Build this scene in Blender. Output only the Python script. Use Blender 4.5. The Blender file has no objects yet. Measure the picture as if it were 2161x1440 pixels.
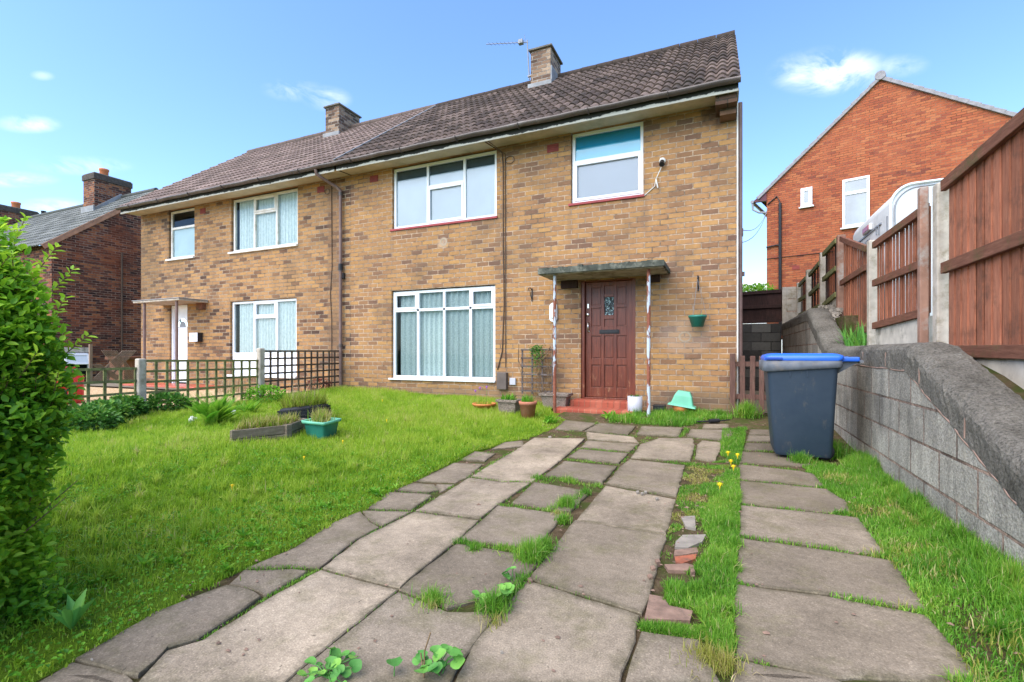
import bpy, math, random
import numpy as np
from mathutils import Vector, Matrix
random.seed(7); rng = np.random.default_rng(7)
S = bpy.context.scene; COL = S.collection
R = math.radians

# ---------------------------------------------------------------- camera
TH = R(23.9); FPX = 1015.0; CX = 1080.5; HY = 745.0
CAM = (-.165, -8.27, 1.07)
cd = bpy.data.cameras.new('camera'); cam = bpy.data.objects.new('camera', cd); COL.objects.link(cam)
cam.location = CAM; cam.rotation_euler = (R(90), 0, TH)
cd.sensor_width = 36; cd.lens = FPX/2161*36; cd.shift_y = 25/2161; cd.clip_start = .05; cd.clip_end = 3000
S.camera = cam
S.render.resolution_x = 1024; S.render.resolution_y = 682
# ---------------------------------------------------------------- light
SUN_EL, SUN_AZ = 52, 204      # azimuth the light comes from, clockwise from +Y
w = bpy.data.worlds.new('World'); S.world = w; w.use_nodes = True
wt = w.node_tree; wt.nodes.clear()
def wn(t, **k):
    n = wt.nodes.new(t)
    for a, b in k.items(): setattr(n, a, b)
    return n
out = wn('ShaderNodeOutputWorld'); bg = wn('ShaderNodeBackground'); bg.inputs[1].default_value = .15
sky = wn('ShaderNodeTexSky', sky_type='NISHITA', sun_disc=False)
sky.sun_elevation = R(SUN_EL); sky.sun_rotation = R(SUN_AZ); sky.air_density = 1.0; sky.dust_density = .6; sky.ozone_density = 1.4
tc = wn('ShaderNodeTexCoord')
SKYMIX = []
def wmath(op, a, b=None, c=None, clamp=False):
    n = wn('ShaderNodeMath', operation=op, use_clamp=clamp)
    for i, v in enumerate((a, b, c)):
        if v is None: continue
        if isinstance(v, (int, float)): n.inputs[i].default_value = v
        else: wt.links.new(v, n.inputs[i])
    return n.outputs[0]
def pxdir(px, py):
    a = (px-CX)/FPX; b = (HY-py)/FPX
    v = Vector((-math.sin(TH)+a*math.cos(TH), math.cos(TH)+a*math.sin(TH), b)); return v.normalized()
nz = wn('ShaderNodeTexNoise'); nz.inputs['Scale'].default_value = 11; nz.inputs['Detail'].default_value = 9; nz.inputs['Roughness'].default_value = .62; nz.inputs['Distortion'].default_value = .5
mp = wn('ShaderNodeMapping'); mp.inputs['Scale'].default_value = (1, 1, 2.2)
wt.links.new(tc.outputs['Generated'], mp.inputs[0]); wt.links.new(mp.outputs[0], nz.inputs['Vector'])
mask = None
for (px, py, wx, wy, st) in [(1745, 152, 88, 36, .95), (1900, 140, 40, 18, .4), (60, 262, 42, 15, .6), (170, 350, 70, 16, .55),
                             (25, 378, 60, 14, .7), (620, 190, 50, 18, .4), (690, 208, 40, 20, .5), (120, 440, 50, 18, .6), (90, 160, 16, 8, .25)]:
    d0 = pxdir(px, py); rt = Vector((math.cos(TH), math.sin(TH), 0)); rt = (rt - d0*rt.dot(d0)).normalized(); up = rt.cross(d0)
    k = 1 / math.sqrt(1+((px-CX)/FPX)**2+((HY-py)/FPX)**2)
    dx = wn('ShaderNodeVectorMath', operation='DOT_PRODUCT'); wt.links.new(tc.outputs['Generated'], dx.inputs[0]); dx.inputs[1].default_value = rt/(wx/FPX*k)
    dy = wn('ShaderNodeVectorMath', operation='DOT_PRODUCT'); wt.links.new(tc.outputs['Generated'], dy.inputs[0]); dy.inputs[1].default_value = up/(wy/FPX*k)
    dd = wn('ShaderNodeVectorMath', operation='DOT_PRODUCT'); wt.links.new(tc.outputs['Generated'], dd.inputs[0]); dd.inputs[1].default_value = d0
    r2 = wmath('ADD', wmath('MULTIPLY', dx.outputs['Value'], dx.outputs['Value']), wmath('MULTIPLY', dy.outputs['Value'], dy.outputs['Value']))
    fo__ = wmath('SUBTRACT', 1.0, wmath('MULTIPLY', r2, .5), clamp=True)
    g = wmath('MULTIPLY', wmath('MULTIPLY', wmath('POWER', fo__, 1.7), wmath('GREATER_THAN', dd.outputs['Value'], 0.)), st)
    mask = g if mask is None else wmath('MAXIMUM', mask, g)
cl = wmath('MULTIPLY', mask, wmath('MULTIPLY_ADD', nz.outputs['Fac'], 4.2, -1.75, clamp=True), clamp=True)
# gradient of pale air towards the horizon on top of the physical sky
sep = wn('ShaderNodeSeparateXYZ'); wt.links.new(tc.outputs['Generated'], sep.inputs[0])
hs = wn('ShaderNodeHueSaturation'); hs.inputs['Saturation'].default_value = 1.06; hs.inputs['Value'].default_value = 1.0
wt.links.new(sky.outputs[0], hs.inputs['Color'])
tint = wn('ShaderNodeMix', data_type='RGBA', blend_type='MULTIPLY'); tint.inputs[0].default_value = 1
wt.links.new(hs.outputs[0], tint.inputs[6]); tint.inputs[7].default_value = (.86, .97, 1.14, 1)
mx = wn('ShaderNodeMix', data_type='RGBA'); wt.links.new(cl, mx.inputs[0]); wt.links.new(tint.outputs[2], mx.inputs[6]); mx.inputs[7].default_value = (5.2, 5.3, 5.5, 1)
wt.links.new(mx.outputs[2], bg.inputs[0]); wt.links.new(bg.outputs[0], out.inputs[0])
sl = bpy.data.lights.new('sun', 'SUN'); sl.energy = 2.8; sl.angle = R(80); sl.color = (1, .91, .79)
so = bpy.data.objects.new('sun', sl); COL.objects.link(so)
az = R(SUN_AZ); sd = Vector((math.sin(az)*math.cos(R(SUN_EL)), math.cos(az)*math.cos(R(SUN_EL)), math.sin(R(SUN_EL))))
so.rotation_euler = sd.to_track_quat('Z', 'Y').to_euler(); so.location = (0, -12, 15)
S.view_settings.view_transform = 'Standard'; S.view_settings.look = 'None'; S.view_settings.gamma = 1
S.view_settings.exposure = 1.22

# ---------------------------------------------------------------- tracing helpers: a pixel of the photo -> a point on a real plane
def ray(px, py):
    a = (px-CX)/FPX; b = (HY-py)/FPX
    return (-math.sin(TH)+a*math.cos(TH), math.cos(TH)+a*math.sin(TH), b)
def onaxis(px, py, ax, v):
    d = ray(px, py); t = (v-CAM[ax])/d[ax]
    return tuple(CAM[i]+t*d[i] for i in range(3))
def onX(px, py, v): return onaxis(px, py, 0, v)
def onY(px, py, v): return onaxis(px, py, 1, v)
def onV(px, py, p0, p1):      # vertical plane through two ground points
    d = ray(px, py); nx, ny = -(p1[1]-p0[1]), p1[0]-p0[0]
    t = (nx*(p0[0]-CAM[0])+ny*(p0[1]-CAM[1]))/(nx*d[0]+ny*d[1])
    return tuple(CAM[i]+t*d[i] for i in range(3))
def sstep(t): t = max(0., min(1., t)); return t*t*(3-2*t)
def gz(y): return .12*sstep((y+2.7)/2.5)
def lawn_z(x, y): return max(gz(y), 0)*.6 + .012 + .12*sstep((-2.6-x)/3.0) + .05*sstep((-5-x)/3) + .012*math.sin(3*x+1.7*y)*math.sin(2.1*y-x)*sstep((-2.6-x)/1.)
def onG(px, py, dz=0):
    z = 0
    for _ in range(12):
        p = onaxis(px, py, 2, z+dz); z = gz(p[1])
    return (p[0], p[1], z+dz)
def onL(px, py, dz=0):
    z = .1
    for _ in range(25):
        p = onaxis(px, py, 2, z+dz); z = .5*z+.5*lawn_z(p[0], p[1])
    return (p[0], p[1], z)

# ---------------------------------------------------------------- materials
MATS = {}
class T:
    def __init__(s, name, rough=.8, spec=.3):
        s.m = bpy.data.materials.new(name); s.m.use_nodes = True; s.t = s.m.node_tree; s.t.nodes.clear()
        s.o = s.n('ShaderNodeOutputMaterial'); s.b = s.n('ShaderNodeBsdfPrincipled')
        s.b.inputs['Roughness'].default_value = rough; s.b.inputs['Specular IOR Level'].default_value = spec
        s.l(s.b.outputs[0], s.o.inputs[0]); s.tc = s.n('ShaderNodeTexCoord'); s.vec = s.tc.outputs['Object']; MATS[name] = s.m
    def n(s, t, **k):
        n = s.t.nodes.new(t)
        for a, b in k.items(): setattr(n, a, b)
        return n
    def l(s, a, b): s.t.links.new(a, b)
    def put(s, v, sock):
        if isinstance(v, (int, float)): sock.default_value = v
        elif isinstance(v, (tuple, list)): sock.default_value = v if len(v) != 3 or sock.type == 'VECTOR' else (*v, 1)
        else: s.l(v, sock)
    def noise(s, scale, detail=4, rough=.55, vec=None, dist=0, out='Fac'):
        n = s.n('ShaderNodeTexNoise'); n.inputs['Scale'].default_value = scale; n.inputs['Detail'].default_value = detail
        n.inputs['Roughness'].default_value = rough; n.inputs['Distortion'].default_value = dist; s.l(vec or s.vec, n.inputs['Vector']); return n.outputs[out]
    def map(s, scale=(1, 1, 1), rot=(0, 0, 0), loc=(0, 0, 0), vec=None):
        n = s.n('ShaderNodeMapping'); n.inputs['Scale'].default_value = scale; n.inputs['Rotation'].default_value = rot; n.inputs['Location'].default_value = loc
        s.l(vec or s.vec, n.inputs[0]); return n.outputs[0]
    def ramp(s, fac, stops, interp='LINEAR'):
        n = s.n('ShaderNodeValToRGB'); n.color_ramp.interpolation = interp; e = n.color_ramp.elements
        while len(e) < len(stops): e.new(.5)
        for i, (p, c) in enumerate(stops):
            e[i].position = p; e[i].color = (*c, 1) if not isinstance(c, (int, float)) else (c, c, c, 1)
        s.l(fac, n.inputs[0]); return n.outputs[0]
    def mix(s, fac, a, b, blend='MIX'):
        n = s.n('ShaderNodeMix', data_type='RGBA', blend_type=blend); s.put(fac, n.inputs[0]); s.put(a, n.inputs[6]); s.put(b, n.inputs[7]); return n.outputs[2]
    def math(s, op, a, b=0, c=0, clamp=False):
        n = s.n('ShaderNodeMath', operation=op, use_clamp=clamp)
        for i, v in enumerate((a, b, c)): s.put(v, n.inputs[i])
        return n.outputs[0]
    def bump(s, h, strength=.5, dist=.01):
        n = s.n('ShaderNodeBump'); n.inputs['Strength'].default_value = strength; n.inputs['Distance'].default_value = dist
        s.l(h, n.inputs['Height']); s.l(n.outputs[0], s.b.inputs['Normal'])
    def col(s, c): s.put(c, s.b.inputs['Base Color']); return s
    def attr(s, name='rnd'):
        n = s.n('ShaderNodeAttribute'); n.attribute_name = name; return n.outputs['Fac']
def simple(name, c, rough=.6, var=.25, scale=8, bump=.15, spec=.35, metal=0, dirt=None):
    t = T(name, rough, spec); v = t.noise(scale, 5); a = tuple(x*(1-var) for x in c); b = tuple(min(1, x*(1+var)) for x in c)
    k = t.ramp(v, [(.3, a), (.7, b)])
    if dirt: k = t.mix(t.ramp(t.noise(scale*.6, 6, .7), [(.5, 0.), (.68, 1.)]), k, dirt)
    t.col(k); t.b.inputs['Metallic'].default_value = metal
    if bump: t.bump(t.noise(scale*8, 4), bump, .004)
    return t.m
def brickmat(name, axis, ramp, mortar, bw=.254, bh=.0885, ms=.009, off=(0, 0), dark=.0, stain=None, patch=None, rotz=0, bumpd=.006, speck=False, loa=1.0):
    t = T(name, .92, .15); v = t.map(rot=(0, 0, rotz)) if rotz else t.vec
    sp = t.n('ShaderNodeSeparateXYZ'); t.l(v, sp.inputs[0]); cb = t.n('ShaderNodeCombineXYZ')
    dn = t.noise(9, 2, out='Color')
    if axis == 9:
        ge = t.n('ShaderNodeNewGeometry'); sn = t.n('ShaderNodeSeparateXYZ'); t.l(ge.outputs['Normal'], sn.inputs[0]); k_ = t.math('GREATER_THAN', t.math('ABSOLUTE', sn.outputs[0]), .5)
        ua = t.math('ADD', t.math('MULTIPLY', sp.outputs[1], k_), t.math('MULTIPLY', sp.outputs[0], t.math('SUBTRACT', 1, k_)))
    else: ua = sp.outputs[axis]
    t.l(t.math('ADD', ua, off[0]), cb.inputs[0]); t.l(t.math('ADD', sp.outputs[2], off[1]), cb.inputs[1])
    ad = t.n('ShaderNodeVectorMath', operation='MULTIPLY_ADD'); t.l(dn, ad.inputs[0]); ad.inputs[1].default_value = (.010, .008, 0); t.l(cb.outputs[0], ad.inputs[2])
    b = t.n('ShaderNodeTexBrick', offset=.5, squash=1); b.inputs['Scale'].default_value = 1; b.inputs['Color1'].default_value = (0, 0, 0, 1); b.inputs['Color2'].default_value = (1, 1, 1, 1)
    b.inputs['Mortar'].default_value = (.5, .5, .5, 1); b.inputs['Mortar Size'].default_value = ms; b.inputs['Mortar Smooth'].default_value = .25
    b.inputs['Brick Width'].default_value = bw; b.inputs['Row Height'].default_value = bh; b.inputs['Bias'].default_value = 0
    t.l(ad.outputs[0], b.inputs['Vector'])
    lo = t.noise(.55, 3, .6)
    rv = t.math('ADD', b.outputs['Color'], t.math('MULTIPLY', t.math('SUBTRACT', lo, .43), loa), clamp=True)
    c = t.ramp(rv, ramp)
    c = t.mix(.55, c, t.ramp(t.noise(14, 6, .7), [(.25, (.34, .33, .33)), (.5, (.5, .5, .5)), (.75, (.66, .63, .58))]), 'OVERLAY')
    mc = t.mix(t.ramp(t.math('ADD', t.math('MULTIPLY', t.noise(1.3, 4, .7), .55), t.math('MULTIPLY', t.noise(13, 3, .7), .45)), [(.42, 0.), (.60, 1.)]), mortar, tuple(x*.30 for x in mortar))  # darker mortar bits, picked by noise, paint brick-edge shadow into the joints
    c = t.mix(b.outputs['Fac'], c, mc)
    if stain: c = t.mix(t.math('MULTIPLY', t.ramp(t.noise(.9, 6, .65, dist=.4), [(.5, 0.), (.66, 1.)]), stain[1]), c, stain[0])
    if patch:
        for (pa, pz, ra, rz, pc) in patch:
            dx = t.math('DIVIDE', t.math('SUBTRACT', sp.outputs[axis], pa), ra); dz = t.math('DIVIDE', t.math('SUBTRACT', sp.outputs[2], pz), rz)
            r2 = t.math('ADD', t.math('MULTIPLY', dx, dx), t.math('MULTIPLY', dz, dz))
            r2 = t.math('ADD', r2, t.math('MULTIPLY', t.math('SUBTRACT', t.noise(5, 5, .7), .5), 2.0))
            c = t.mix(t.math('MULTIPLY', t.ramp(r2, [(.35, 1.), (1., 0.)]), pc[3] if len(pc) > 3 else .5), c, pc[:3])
    if speck: c = t.mix(.9, c, t.ramp(t.noise(60, 5, .8), [(.34, .45), (.47, .95), (.56, 1.2), (.72, 1.8)]), 'MULTIPLY'); c = t.mix(.7, c, t.ramp(t.noise(6, 5, .7, t.map(scale=(1, 1, .3))), [(.35, .6), (.65, 1.25)]), 'MULTIPLY')
    t.col(c)
    h = t.math('SUBTRACT', t.math('MULTIPLY', t.noise(45, 5, .7), .5), t.math('MULTIPLY', b.outputs['Fac'], 1.1))
    t.bump(h, 1.0, bumpd*1.6); return t.m
TAN = [(0., (.16, .090, .062)), (.10, (.21, .118, .072)), (.22, (.26, .140, .072)), (.34, (.33, .178, .086)), (.43, (.38, .205, .082)), (.51, (.35, .188, .086)), (.58, (.40, .218, .086)), (.66, (.365, .198, .090)), (.74, (.425, .233, .088)), (.84, (.385, .210, .088)), (.93, (.45, .252, .100)), (1., (.37, .20, .09))]
TANL = [(0., (.08, .048, .036)), (.14, (.14, .078, .05)), (.30, (.23, .125, .066)), (.45, (.34, .188, .084)), (.55, (.31, .172, .084)), (.64, (.39, .212, .086)), (.73, (.35, .193, .09)), (.83, (.42, .232, .09)), (1., (.40, .225, .10))]
DRK = [(0., (.03, .018, .016)), (.3, (.07, .032, .025)), (.6, (.13, .05, .033)), (.85, (.22, .075, .04)), (1., (.28, .11, .05))]
RED = [(0., (.20, .06, .04)), (.12, (.29, .078, .042)), (.4, (.36, .10, .046)), (.8, (.40, .12, .052)), (1., (.43, .15, .066))]
brickmat('tan_brick', 0, TAN, (.52, .37, .25), ms=.010, stain=((.16, .11, .07), .5),
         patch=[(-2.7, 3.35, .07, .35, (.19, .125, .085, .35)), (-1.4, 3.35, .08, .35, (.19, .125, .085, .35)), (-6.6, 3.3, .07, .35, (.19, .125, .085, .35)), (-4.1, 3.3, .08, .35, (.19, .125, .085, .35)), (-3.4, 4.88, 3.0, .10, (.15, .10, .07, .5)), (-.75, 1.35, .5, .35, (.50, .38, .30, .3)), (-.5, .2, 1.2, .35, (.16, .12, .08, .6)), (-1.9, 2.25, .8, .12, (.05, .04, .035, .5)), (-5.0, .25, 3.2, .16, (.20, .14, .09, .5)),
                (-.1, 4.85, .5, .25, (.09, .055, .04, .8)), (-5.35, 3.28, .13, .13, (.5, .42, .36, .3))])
brickmat('tan_brick_old', 0, TANL, (.42, .33, .23), ms=.009, stain=((.16, .11, .07), .5), patch=[(-15.3, 3.3, .9, 1.6, (.12, .085, .05, .5)), (-8.2, 3, .25, 4, (.2, .12, .07, .5))])
brickmat('tan_brick_side', 1, TAN, (.40, .31, .22))
brickmat('dark_brick_side', 1, DRK, (.30, .20, .15), ms=.011, stain=((.25, .06, .02), .4), patch=[(5.2, 2.0, .9, 2.2, (.33, .06, .02, .8))])
brickmat('dark_brick_front', 0, DRK, (.30, .20, .15), ms=.009)
brickmat('chimney_brick', 9, [(0., (.06, .04, .03)), (.4, (.16, .10, .07)), (.7, (.26, .17, .11)), (1., (.36, .26, .18))], (.45, .40, .34))
brickmat('red_brick', 0, RED, (.36, .17, .10), bw=.225, bh=.075, loa=.5, ms=.007, rotz=R(16.15), stain=((.40, .13, .06), .4))
brickmat('block_wall', 1, [(0., (.27, .248, .21)), (.5, (.35, .322, .27)), (1., (.43, .395, .33))], (.36, .25, .19), bw=.53, bh=.262, ms=.010, off=(0, .098), stain=((.07, .068, .06), .5), bumpd=.02, speck=True)
brickmat('block_wall_back', 0, [(0., (.035, .033, .03)), (.5, (.07, .066, .058)), (1., (.12, .115, .10))], (.07, .065, .06), bw=.44, bh=.225, ms=.011, bumpd=.012)
def rough_concrete(name, a, b, scale=6, stain=(.05, .05, .045), ba=.8):
    t = T(name, .95, .1); c = t.ramp(t.noise(scale, 8, .7), [(.3, a), (.7, b)])
    c = t.mix(t.ramp(t.noise(scale*.5, 6, .75), [(.48, 0.), (.7, ba)]), c, stain)
    sp = t.ramp(t.noise(62, 5, .8), [(.36, .3), (.5, .95), (.60, 1.2), (.72, 2.0)]); c = t.mix(.85, c, sp, 'MULTIPLY'); t.col(c)
    t.bump(t.math('ADD', t.noise(70, 6, .8), t.math('MULTIPLY', t.noise(22, 5, .7), 1.6)), 1.0, .014); return t.m
rough_concrete('coping_stone', (.145, .133, .112), (.27, .248, .205), stain=(.055, .05, .04), ba=.9)
simple('post_concrete', (.46, .405, .33), .9, .18, 9, .5, .1, dirt=(.26, .22, .15))
simple('gravel_board', (.56, .51, .43), .9, .2, 5, .4, .1, dirt=(.2, .18, .14))
# paving slab
t = T('slab', .9, .2); g = t.n('ShaderNodeNewGeometry'); ri = g.outputs['Random Per Island']
c = t.ramp(ri, [(0., (.150, .122, .088)), (.35, (.185, .150, .108)), (.7, (.215, .176, .128)), (1., (.25, .205, .150))])
at = t.attr('tone'); c = t.mix(at, c, (.43, .345, .245))
c = t.mix(t.ramp(t.noise(1.7, 7, .7), [(.40, 0.), (.72, .75)]), c, (.085, .068, .046))
c = t.mix(t.ramp(t.noise(4, 6, .7, t.map(loc=(3, 1, 0))), [(.50, 0.), (.72, .6)]), c, (.13, .12, .05))
eg = t.math('MULTIPLY', t.attr('edge'), t.ramp(t.noise(8, 6, .75), [(.38, .15), (.62, 1.)])); c = t.mix(t.math('MULTIPLY', eg, .75), c, (.060, .055, .026))
c = t.mix(t.ramp(t.noise(2.3, 8, .8, t.map(loc=(7, 3, 0))), [(.58, 0.), (.62, .25), (.8, .4)]), c, (.32, .27, .20))
c = t.mix(t.ramp(t.noise(26, 4, .7, t.map(loc=(1, 5, 0))), [(.66, 0.), (.70, .8)]), c, (.05, .042, .03))
c = t.mix(.85, c, t.ramp(t.noise(150, 2, .6), [(.3, .7), (.5, 1.), (.66, 1.2), (.73, 1.9)]), 'MULTIPLY')
c = t.mix(.5, c, t.ramp(t.noise(30, 5, .7), [(.3, .6), (.7, 1.3)]), 'MULTIPLY'); t.col(c)
t.bump(t.math('ADD', t.noise(140, 3, .7), t.math('MULTIPLY', t.noise(12, 5), 1.5)), .5, .004)
t = T('soil', 1, .05); c = t.ramp(t.noise(16, 8, .75), [(.3, (.06, .042, .024)), (.55, (.13, .092, .052)), (.75, (.21, .165, .10))])
c = t.mix(t.ramp(t.noise(5, 5), [(.45, 0.), (.6, .8)]), c, (.06, .085, .018)); t.col(c); t.bump(t.noise(50, 6, .8), 1, .02)
t = T('turf', 1, .05); c = t.ramp(t.noise(9, 8, .75), [(.3, (.07, .13, .012)), (.6, (.14, .24, .02)), (.8, (.20, .26, .05))]); t.col(c); t.bump(t.noise(60, 5, .8), 1, .02)
t = T('gravel', .95, .15); vo = t.n('ShaderNodeTexVoronoi'); vo.inputs['Scale'].default_value = 45; t.l(t.vec, vo.inputs['Vector'])
c = t.ramp(vo.outputs['Color'], [(0., (.22, .14, .07)), (.5, (.50, .34, .18)), (1., (.62, .50, .34))]); t.col(c); t.bump(vo.outputs['Distance'], .8, .012)
simple('asphalt', (.06, .06, .062), .95, .2, 30, .6, .1)
# roofs
def roofmat(name, a, b, c3, moss=(.10, .085, .03), mk=.35):
    t = T(name, .9, .2); k = t.ramp(t.attr('rnd'), [(0., a), (.6, b), (1., c3)])
    k = t.mix(t.math('MULTIPLY', t.ramp(t.noise(2.2, 7, .75), [(.45, 0.), (.65, 1.)]), mk), k, moss)
    k = t.mix(.8, k, t.ramp(t.noise(28, 6, .8), [(.3, .5), (.5, .95), (.7, 1.6)]), 'MULTIPLY'); t.col(k); t.bump(t.noise(70, 5, .8), .7, .006); return t.m
roofmat('roof_tile_dark', (.060, .043, .035), (.11, .078, .062), (.18, .13, .105), (.04, .035, .025), .6)
roofmat('roof_tile_brown', (.13, .095, .08), (.19, .135, .115), (.26, .19, .16), (.10, .08, .055), .35)
roofmat('roof_tile_grey', (.10, .105, .10), (.15, .155, .145), (.20, .205, .19), (.09, .10, .06), .3)
simple('verge_tile', (.27, .255, .26), .8, .2, 12, .4)
simple('upvc', (.80, .81, .82), .35, .03, 3, 0, .4)
simple('upvc_old', (.70, .68, .62), .5, .08, 6, .05, .4, dirt=(.5, .45, .36))
simple('soffit', (.50, .43, .30), .75, .12, 3, .15, .2, dirt=(.36, .32, .22))
# peeling fascia
t = T('fascia', .8, .3); sp = t.n('ShaderNodeSeparateXYZ'); t.l(t.vec, sp.inputs[0]); q_ = t.math('ADD', t.noise(2.6, 8, .75, t.map(scale=(1, 1, 1.6))), t.math('MULTIPLY', t.math('SUBTRACT', sp.outputs[2], 4.965), 5.5)); c = t.mix(t.ramp(q_, [(.43, 0.), (.49, 1.)]), (.52, .50, .43), (.03, .03, .026)); t.col(c); t.bump(t.noise(30, 5), .5, .004)
t = T('gutter', .45, .5); c = t.ramp(t.noise(2.5, 6, .7), [(.3, (.05, .04, .036)), (.6, (.11, .085, .075)), (.8, (.22, .20, .19))]); t.col(c)
t = T('downpipe_paint', .5, .4); c = t.ramp(t.noise(3, 5, .7), [(.3, (.12, .07, .055)), (.62, (.20, .13, .11)), (.75, (.36, .28, .25))]); t.col(c)
simple('black_plastic', (.018, .018, .02), .45, .3, 6, .1)
simple('black_metal', (.02, .02, .022), .5, .3, 8, .1)
simple('cable', (.09, .055, .035), .7, .2, 6, 0)
simple('lead', (.27, .275, .28), .7, .2, 5, .3, .3, dirt=(.2, .19, .17))
simple('red_sill', (.30, .035, .035), .5, .25, 8, .25, .4)
simple('air_brick', (.24, .045, .035), .7, .2, 12, .3)
simple('dark_void', (.008, .008, .009), .9, .2, 5, 0, .1)
t = T('mahogany', .38, .45); c = t.ramp(t.noise(5, 6, .6, t.map(scale=(7, 7, .6))), [(.3, (.09, .020, .009)), (.55, (.16, .036, .016)), (.8, (.24, .066, .028))])
sp = t.n('ShaderNodeSeparateXYZ'); t.l(t.vec, sp.inputs[0])
wear = t.math('MULTIPLY', t.ramp(t.noise(11, 6, .75, t.map(scale=(1, 1, .35))), [(.58, 0.), (.68, 1.)]), t.ramp(sp.outputs[2], [(.45, .8), (.8, 0.)]))
c = t.mix(wear, c, (.42, .22, .11)); t.col(c); t.bump(t.noise(20, 5, .6, t.map(scale=(6, 6, .6))), .25, .003)
# paint peeling off rusty posts
t = T('rusty_post', .75, .3); sp = t.n('ShaderNodeSeparateXYZ'); t.l(t.vec, sp.inputs[0])
c = t.ramp(t.noise(18, 6, .7), [(.3, (.15, .05, .03)), (.7, (.32, .11, .06))])
mk = t.ramp(t.noise(2.6, 7, .7, t.map(scale=(3.5, 3.5, 1.1), loc=(.2, 0, .42))), [(.525, 0.), (.545, 1.)])
c = t.mix(mk, c, (.46, .52, .56)); t.col(c); t.bump(mk, .5, .002)
brickmat('quarry_grid', 0, [(0., (.27, .06, .04)), (.5, (.34, .085, .05)), (1., (.40, .13, .08))], (.42, .22, .14), bw=.1, bh=1.5, ms=.004, off=(0, .6), bumpd=.002)
simple('quarry_tile', (.44, .09, .045), .45, .2, 9, .25, .4, dirt=(.3, .12, .07))
simple('canopy_top', (.07, .075, .06), .95, .4, 9, .8, .1, dirt=(.22, .22, .17))
simple('canopy_under', (.34, .31, .26), .9, .3, 6, .3, .1, dirt=(.10, .09, .07))
simple('chrome', (.75, .72, .66), .3, .08, 6, 0, .5, metal=1)
simple('pvc_white', (.85, .87, .90), .4, .04, 4, 0, .4)
def woodmat(name, a, b, c3, sc=(9, 9, .9), grime=None, rough=.85):
    t = T(name, rough, .2); k = t.ramp(t.noise(5, 7, .7, t.map(scale=sc)), [(.28, a), (.55, b), (.8, c3)])
    g = t.n('ShaderNodeNewGeometry'); k = t.mix(.6, k, t.ramp(g.outputs['Random Per Island'], [(0., .62), (1., 1.35)]), 'MULTIPLY')
    if grime: k = t.mix(t.ramp(t.noise(3.5, 6, .75), [(.5, 0.), (.72, .85)]), k, grime)
    t.col(k); t.bump(t.noise(14, 6, .7, t.map(scale=sc)), .6, .006); return t.m
woodmat('fence_wood', (.21, .078, .045), (.37, .145, .082), (.50, .235, .14), grime=(.10, .055, .038))
woodmat('fence_rail', (.12, .05, .03), (.21, .09, .055), (.31, .15, .095), sc=(9, .9, 9), grime=(.08, .085, .03))
woodmat('dark_fence_wood', (.025, .014, .012), (.05, .025, .020), (.09, .045, .035), grime=(.02, .015, .012))
woodmat('gate_wood', (.09, .045, .035), (.16, .085, .065), (.25, .16, .12), grime=(.06, .05, .035))
woodmat('trellis_wood', (.14, .135, .055), (.25, .25, .095), (.36, .36, .15), sc=(4, 4, 4), grime=(.05, .045, .035))
woodmat('trellis_dark', (.05, .036, .028), (.10, .072, .055), (.16, .12, .09), sc=(4, 4, 4), grime=(.09, .09, .05))
woodmat('grey_wood', (.13, .10, .075), (.24, .195, .145), (.34, .29, .22), sc=(1.2, 1.2, 9), grime=(.10, .10, .055))
woodmat('trellis_grey', (.07, .055, .05), (.13, .105, .095), (.24, .21, .19), sc=(3, 3, 3))
woodmat('twig', (.10, .06, .035), (.20, .13, .07), (.32, .23, .13), sc=(6, 6, 6))
simple('terracotta', (.44, .17, .105), .85, .15, 7, .3, .15, dirt=(.50, .27, .19))
simple('orange_plastic', (.50, .17, .045), .6, .2, 7, .1)
simple('grey_ceramic', (.46, .46, .50), .6, .08, 4, .1)
simple('green_plastic', (.025, .19, .14), .45, .25, 6, .1, .4)
simple('pale_green_plastic', (.14, .46, .30), .5, .12, 5, .1, .4)
rough_concrete('stone_trough', (.20, .155, .12), (.38, .31, .25), 14, (.11, .09, .07), .6)
t = T('bin_plastic', .5, .35); c = t.ramp(t.noise(2.5, 6, .7), [(.3, (.020, .036, .058)), (.7, (.034, .052, .074))])
c = t.mix(t.ramp(t.noise(6, 8, .8, t.map(scale=(1, 1, .45))), [(.58, 0.), (.74, .55)]), c, (.14, .12, .09)); t.col(c); t.bump(t.noise(120, 2), .12, .002)
simple('bin_rim', (.10, .115, .135), .55, .3, 9, .15, .35, dirt=(.18, .16, .14))
simple('bin_lid', (.02, .13, .62), .35, .12, 5, .04, .5)
simple('tyre_rubber', (.014, .015, .019), .7, .3, 10, .3)
simple('car_red', (.60, .012, .014), .3, .1, 4, 0, .5)
simple('caravan_white', (.74, .75, .75), .6, .05, 3, 0, .5, dirt=(.50, .52, .52))
simple('caravan_side', (.56, .58, .59), .55, .04, 120, .25, .4)
simple('cover_brown', (.13, .10, .085), .7, .2, 5, .2)
simple('trim_grey', (.25, .26, .28), .4, .1, 5, 0)
simple('lamp_red', (.40, .02, .03), .3, .1, 5, 0, .5)
simple('purple_board', (.10, .025, .035), .5, .2, 5, 0)
simple('lantern_glass', (.72, .78, .70), .3, .05, 5, 0, .5)
simple('blind_blue', (.02, .36, .50), .8, .05, 4, 0)
simple('blind_pale', (.22, .66, .78), .8, .05, 4, 0)
simple('petal_yellow', (.85, .60, .01), .7, .1, 9, 0)
simple('petal_purple', (.36, .12, .50), .7, .2, 9, 0)
simple('petal_white', (.80, .80, .76), .7, .1, 9, 0)
simple('stone_white', (.25, .22, .18), .9, .2, 14, .4, dirt=(.3, .26, .2))
simple('stone_red', (.30, .09, .045), .9, .3, 14, .6, dirt=(.15, .08, .05))
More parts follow.
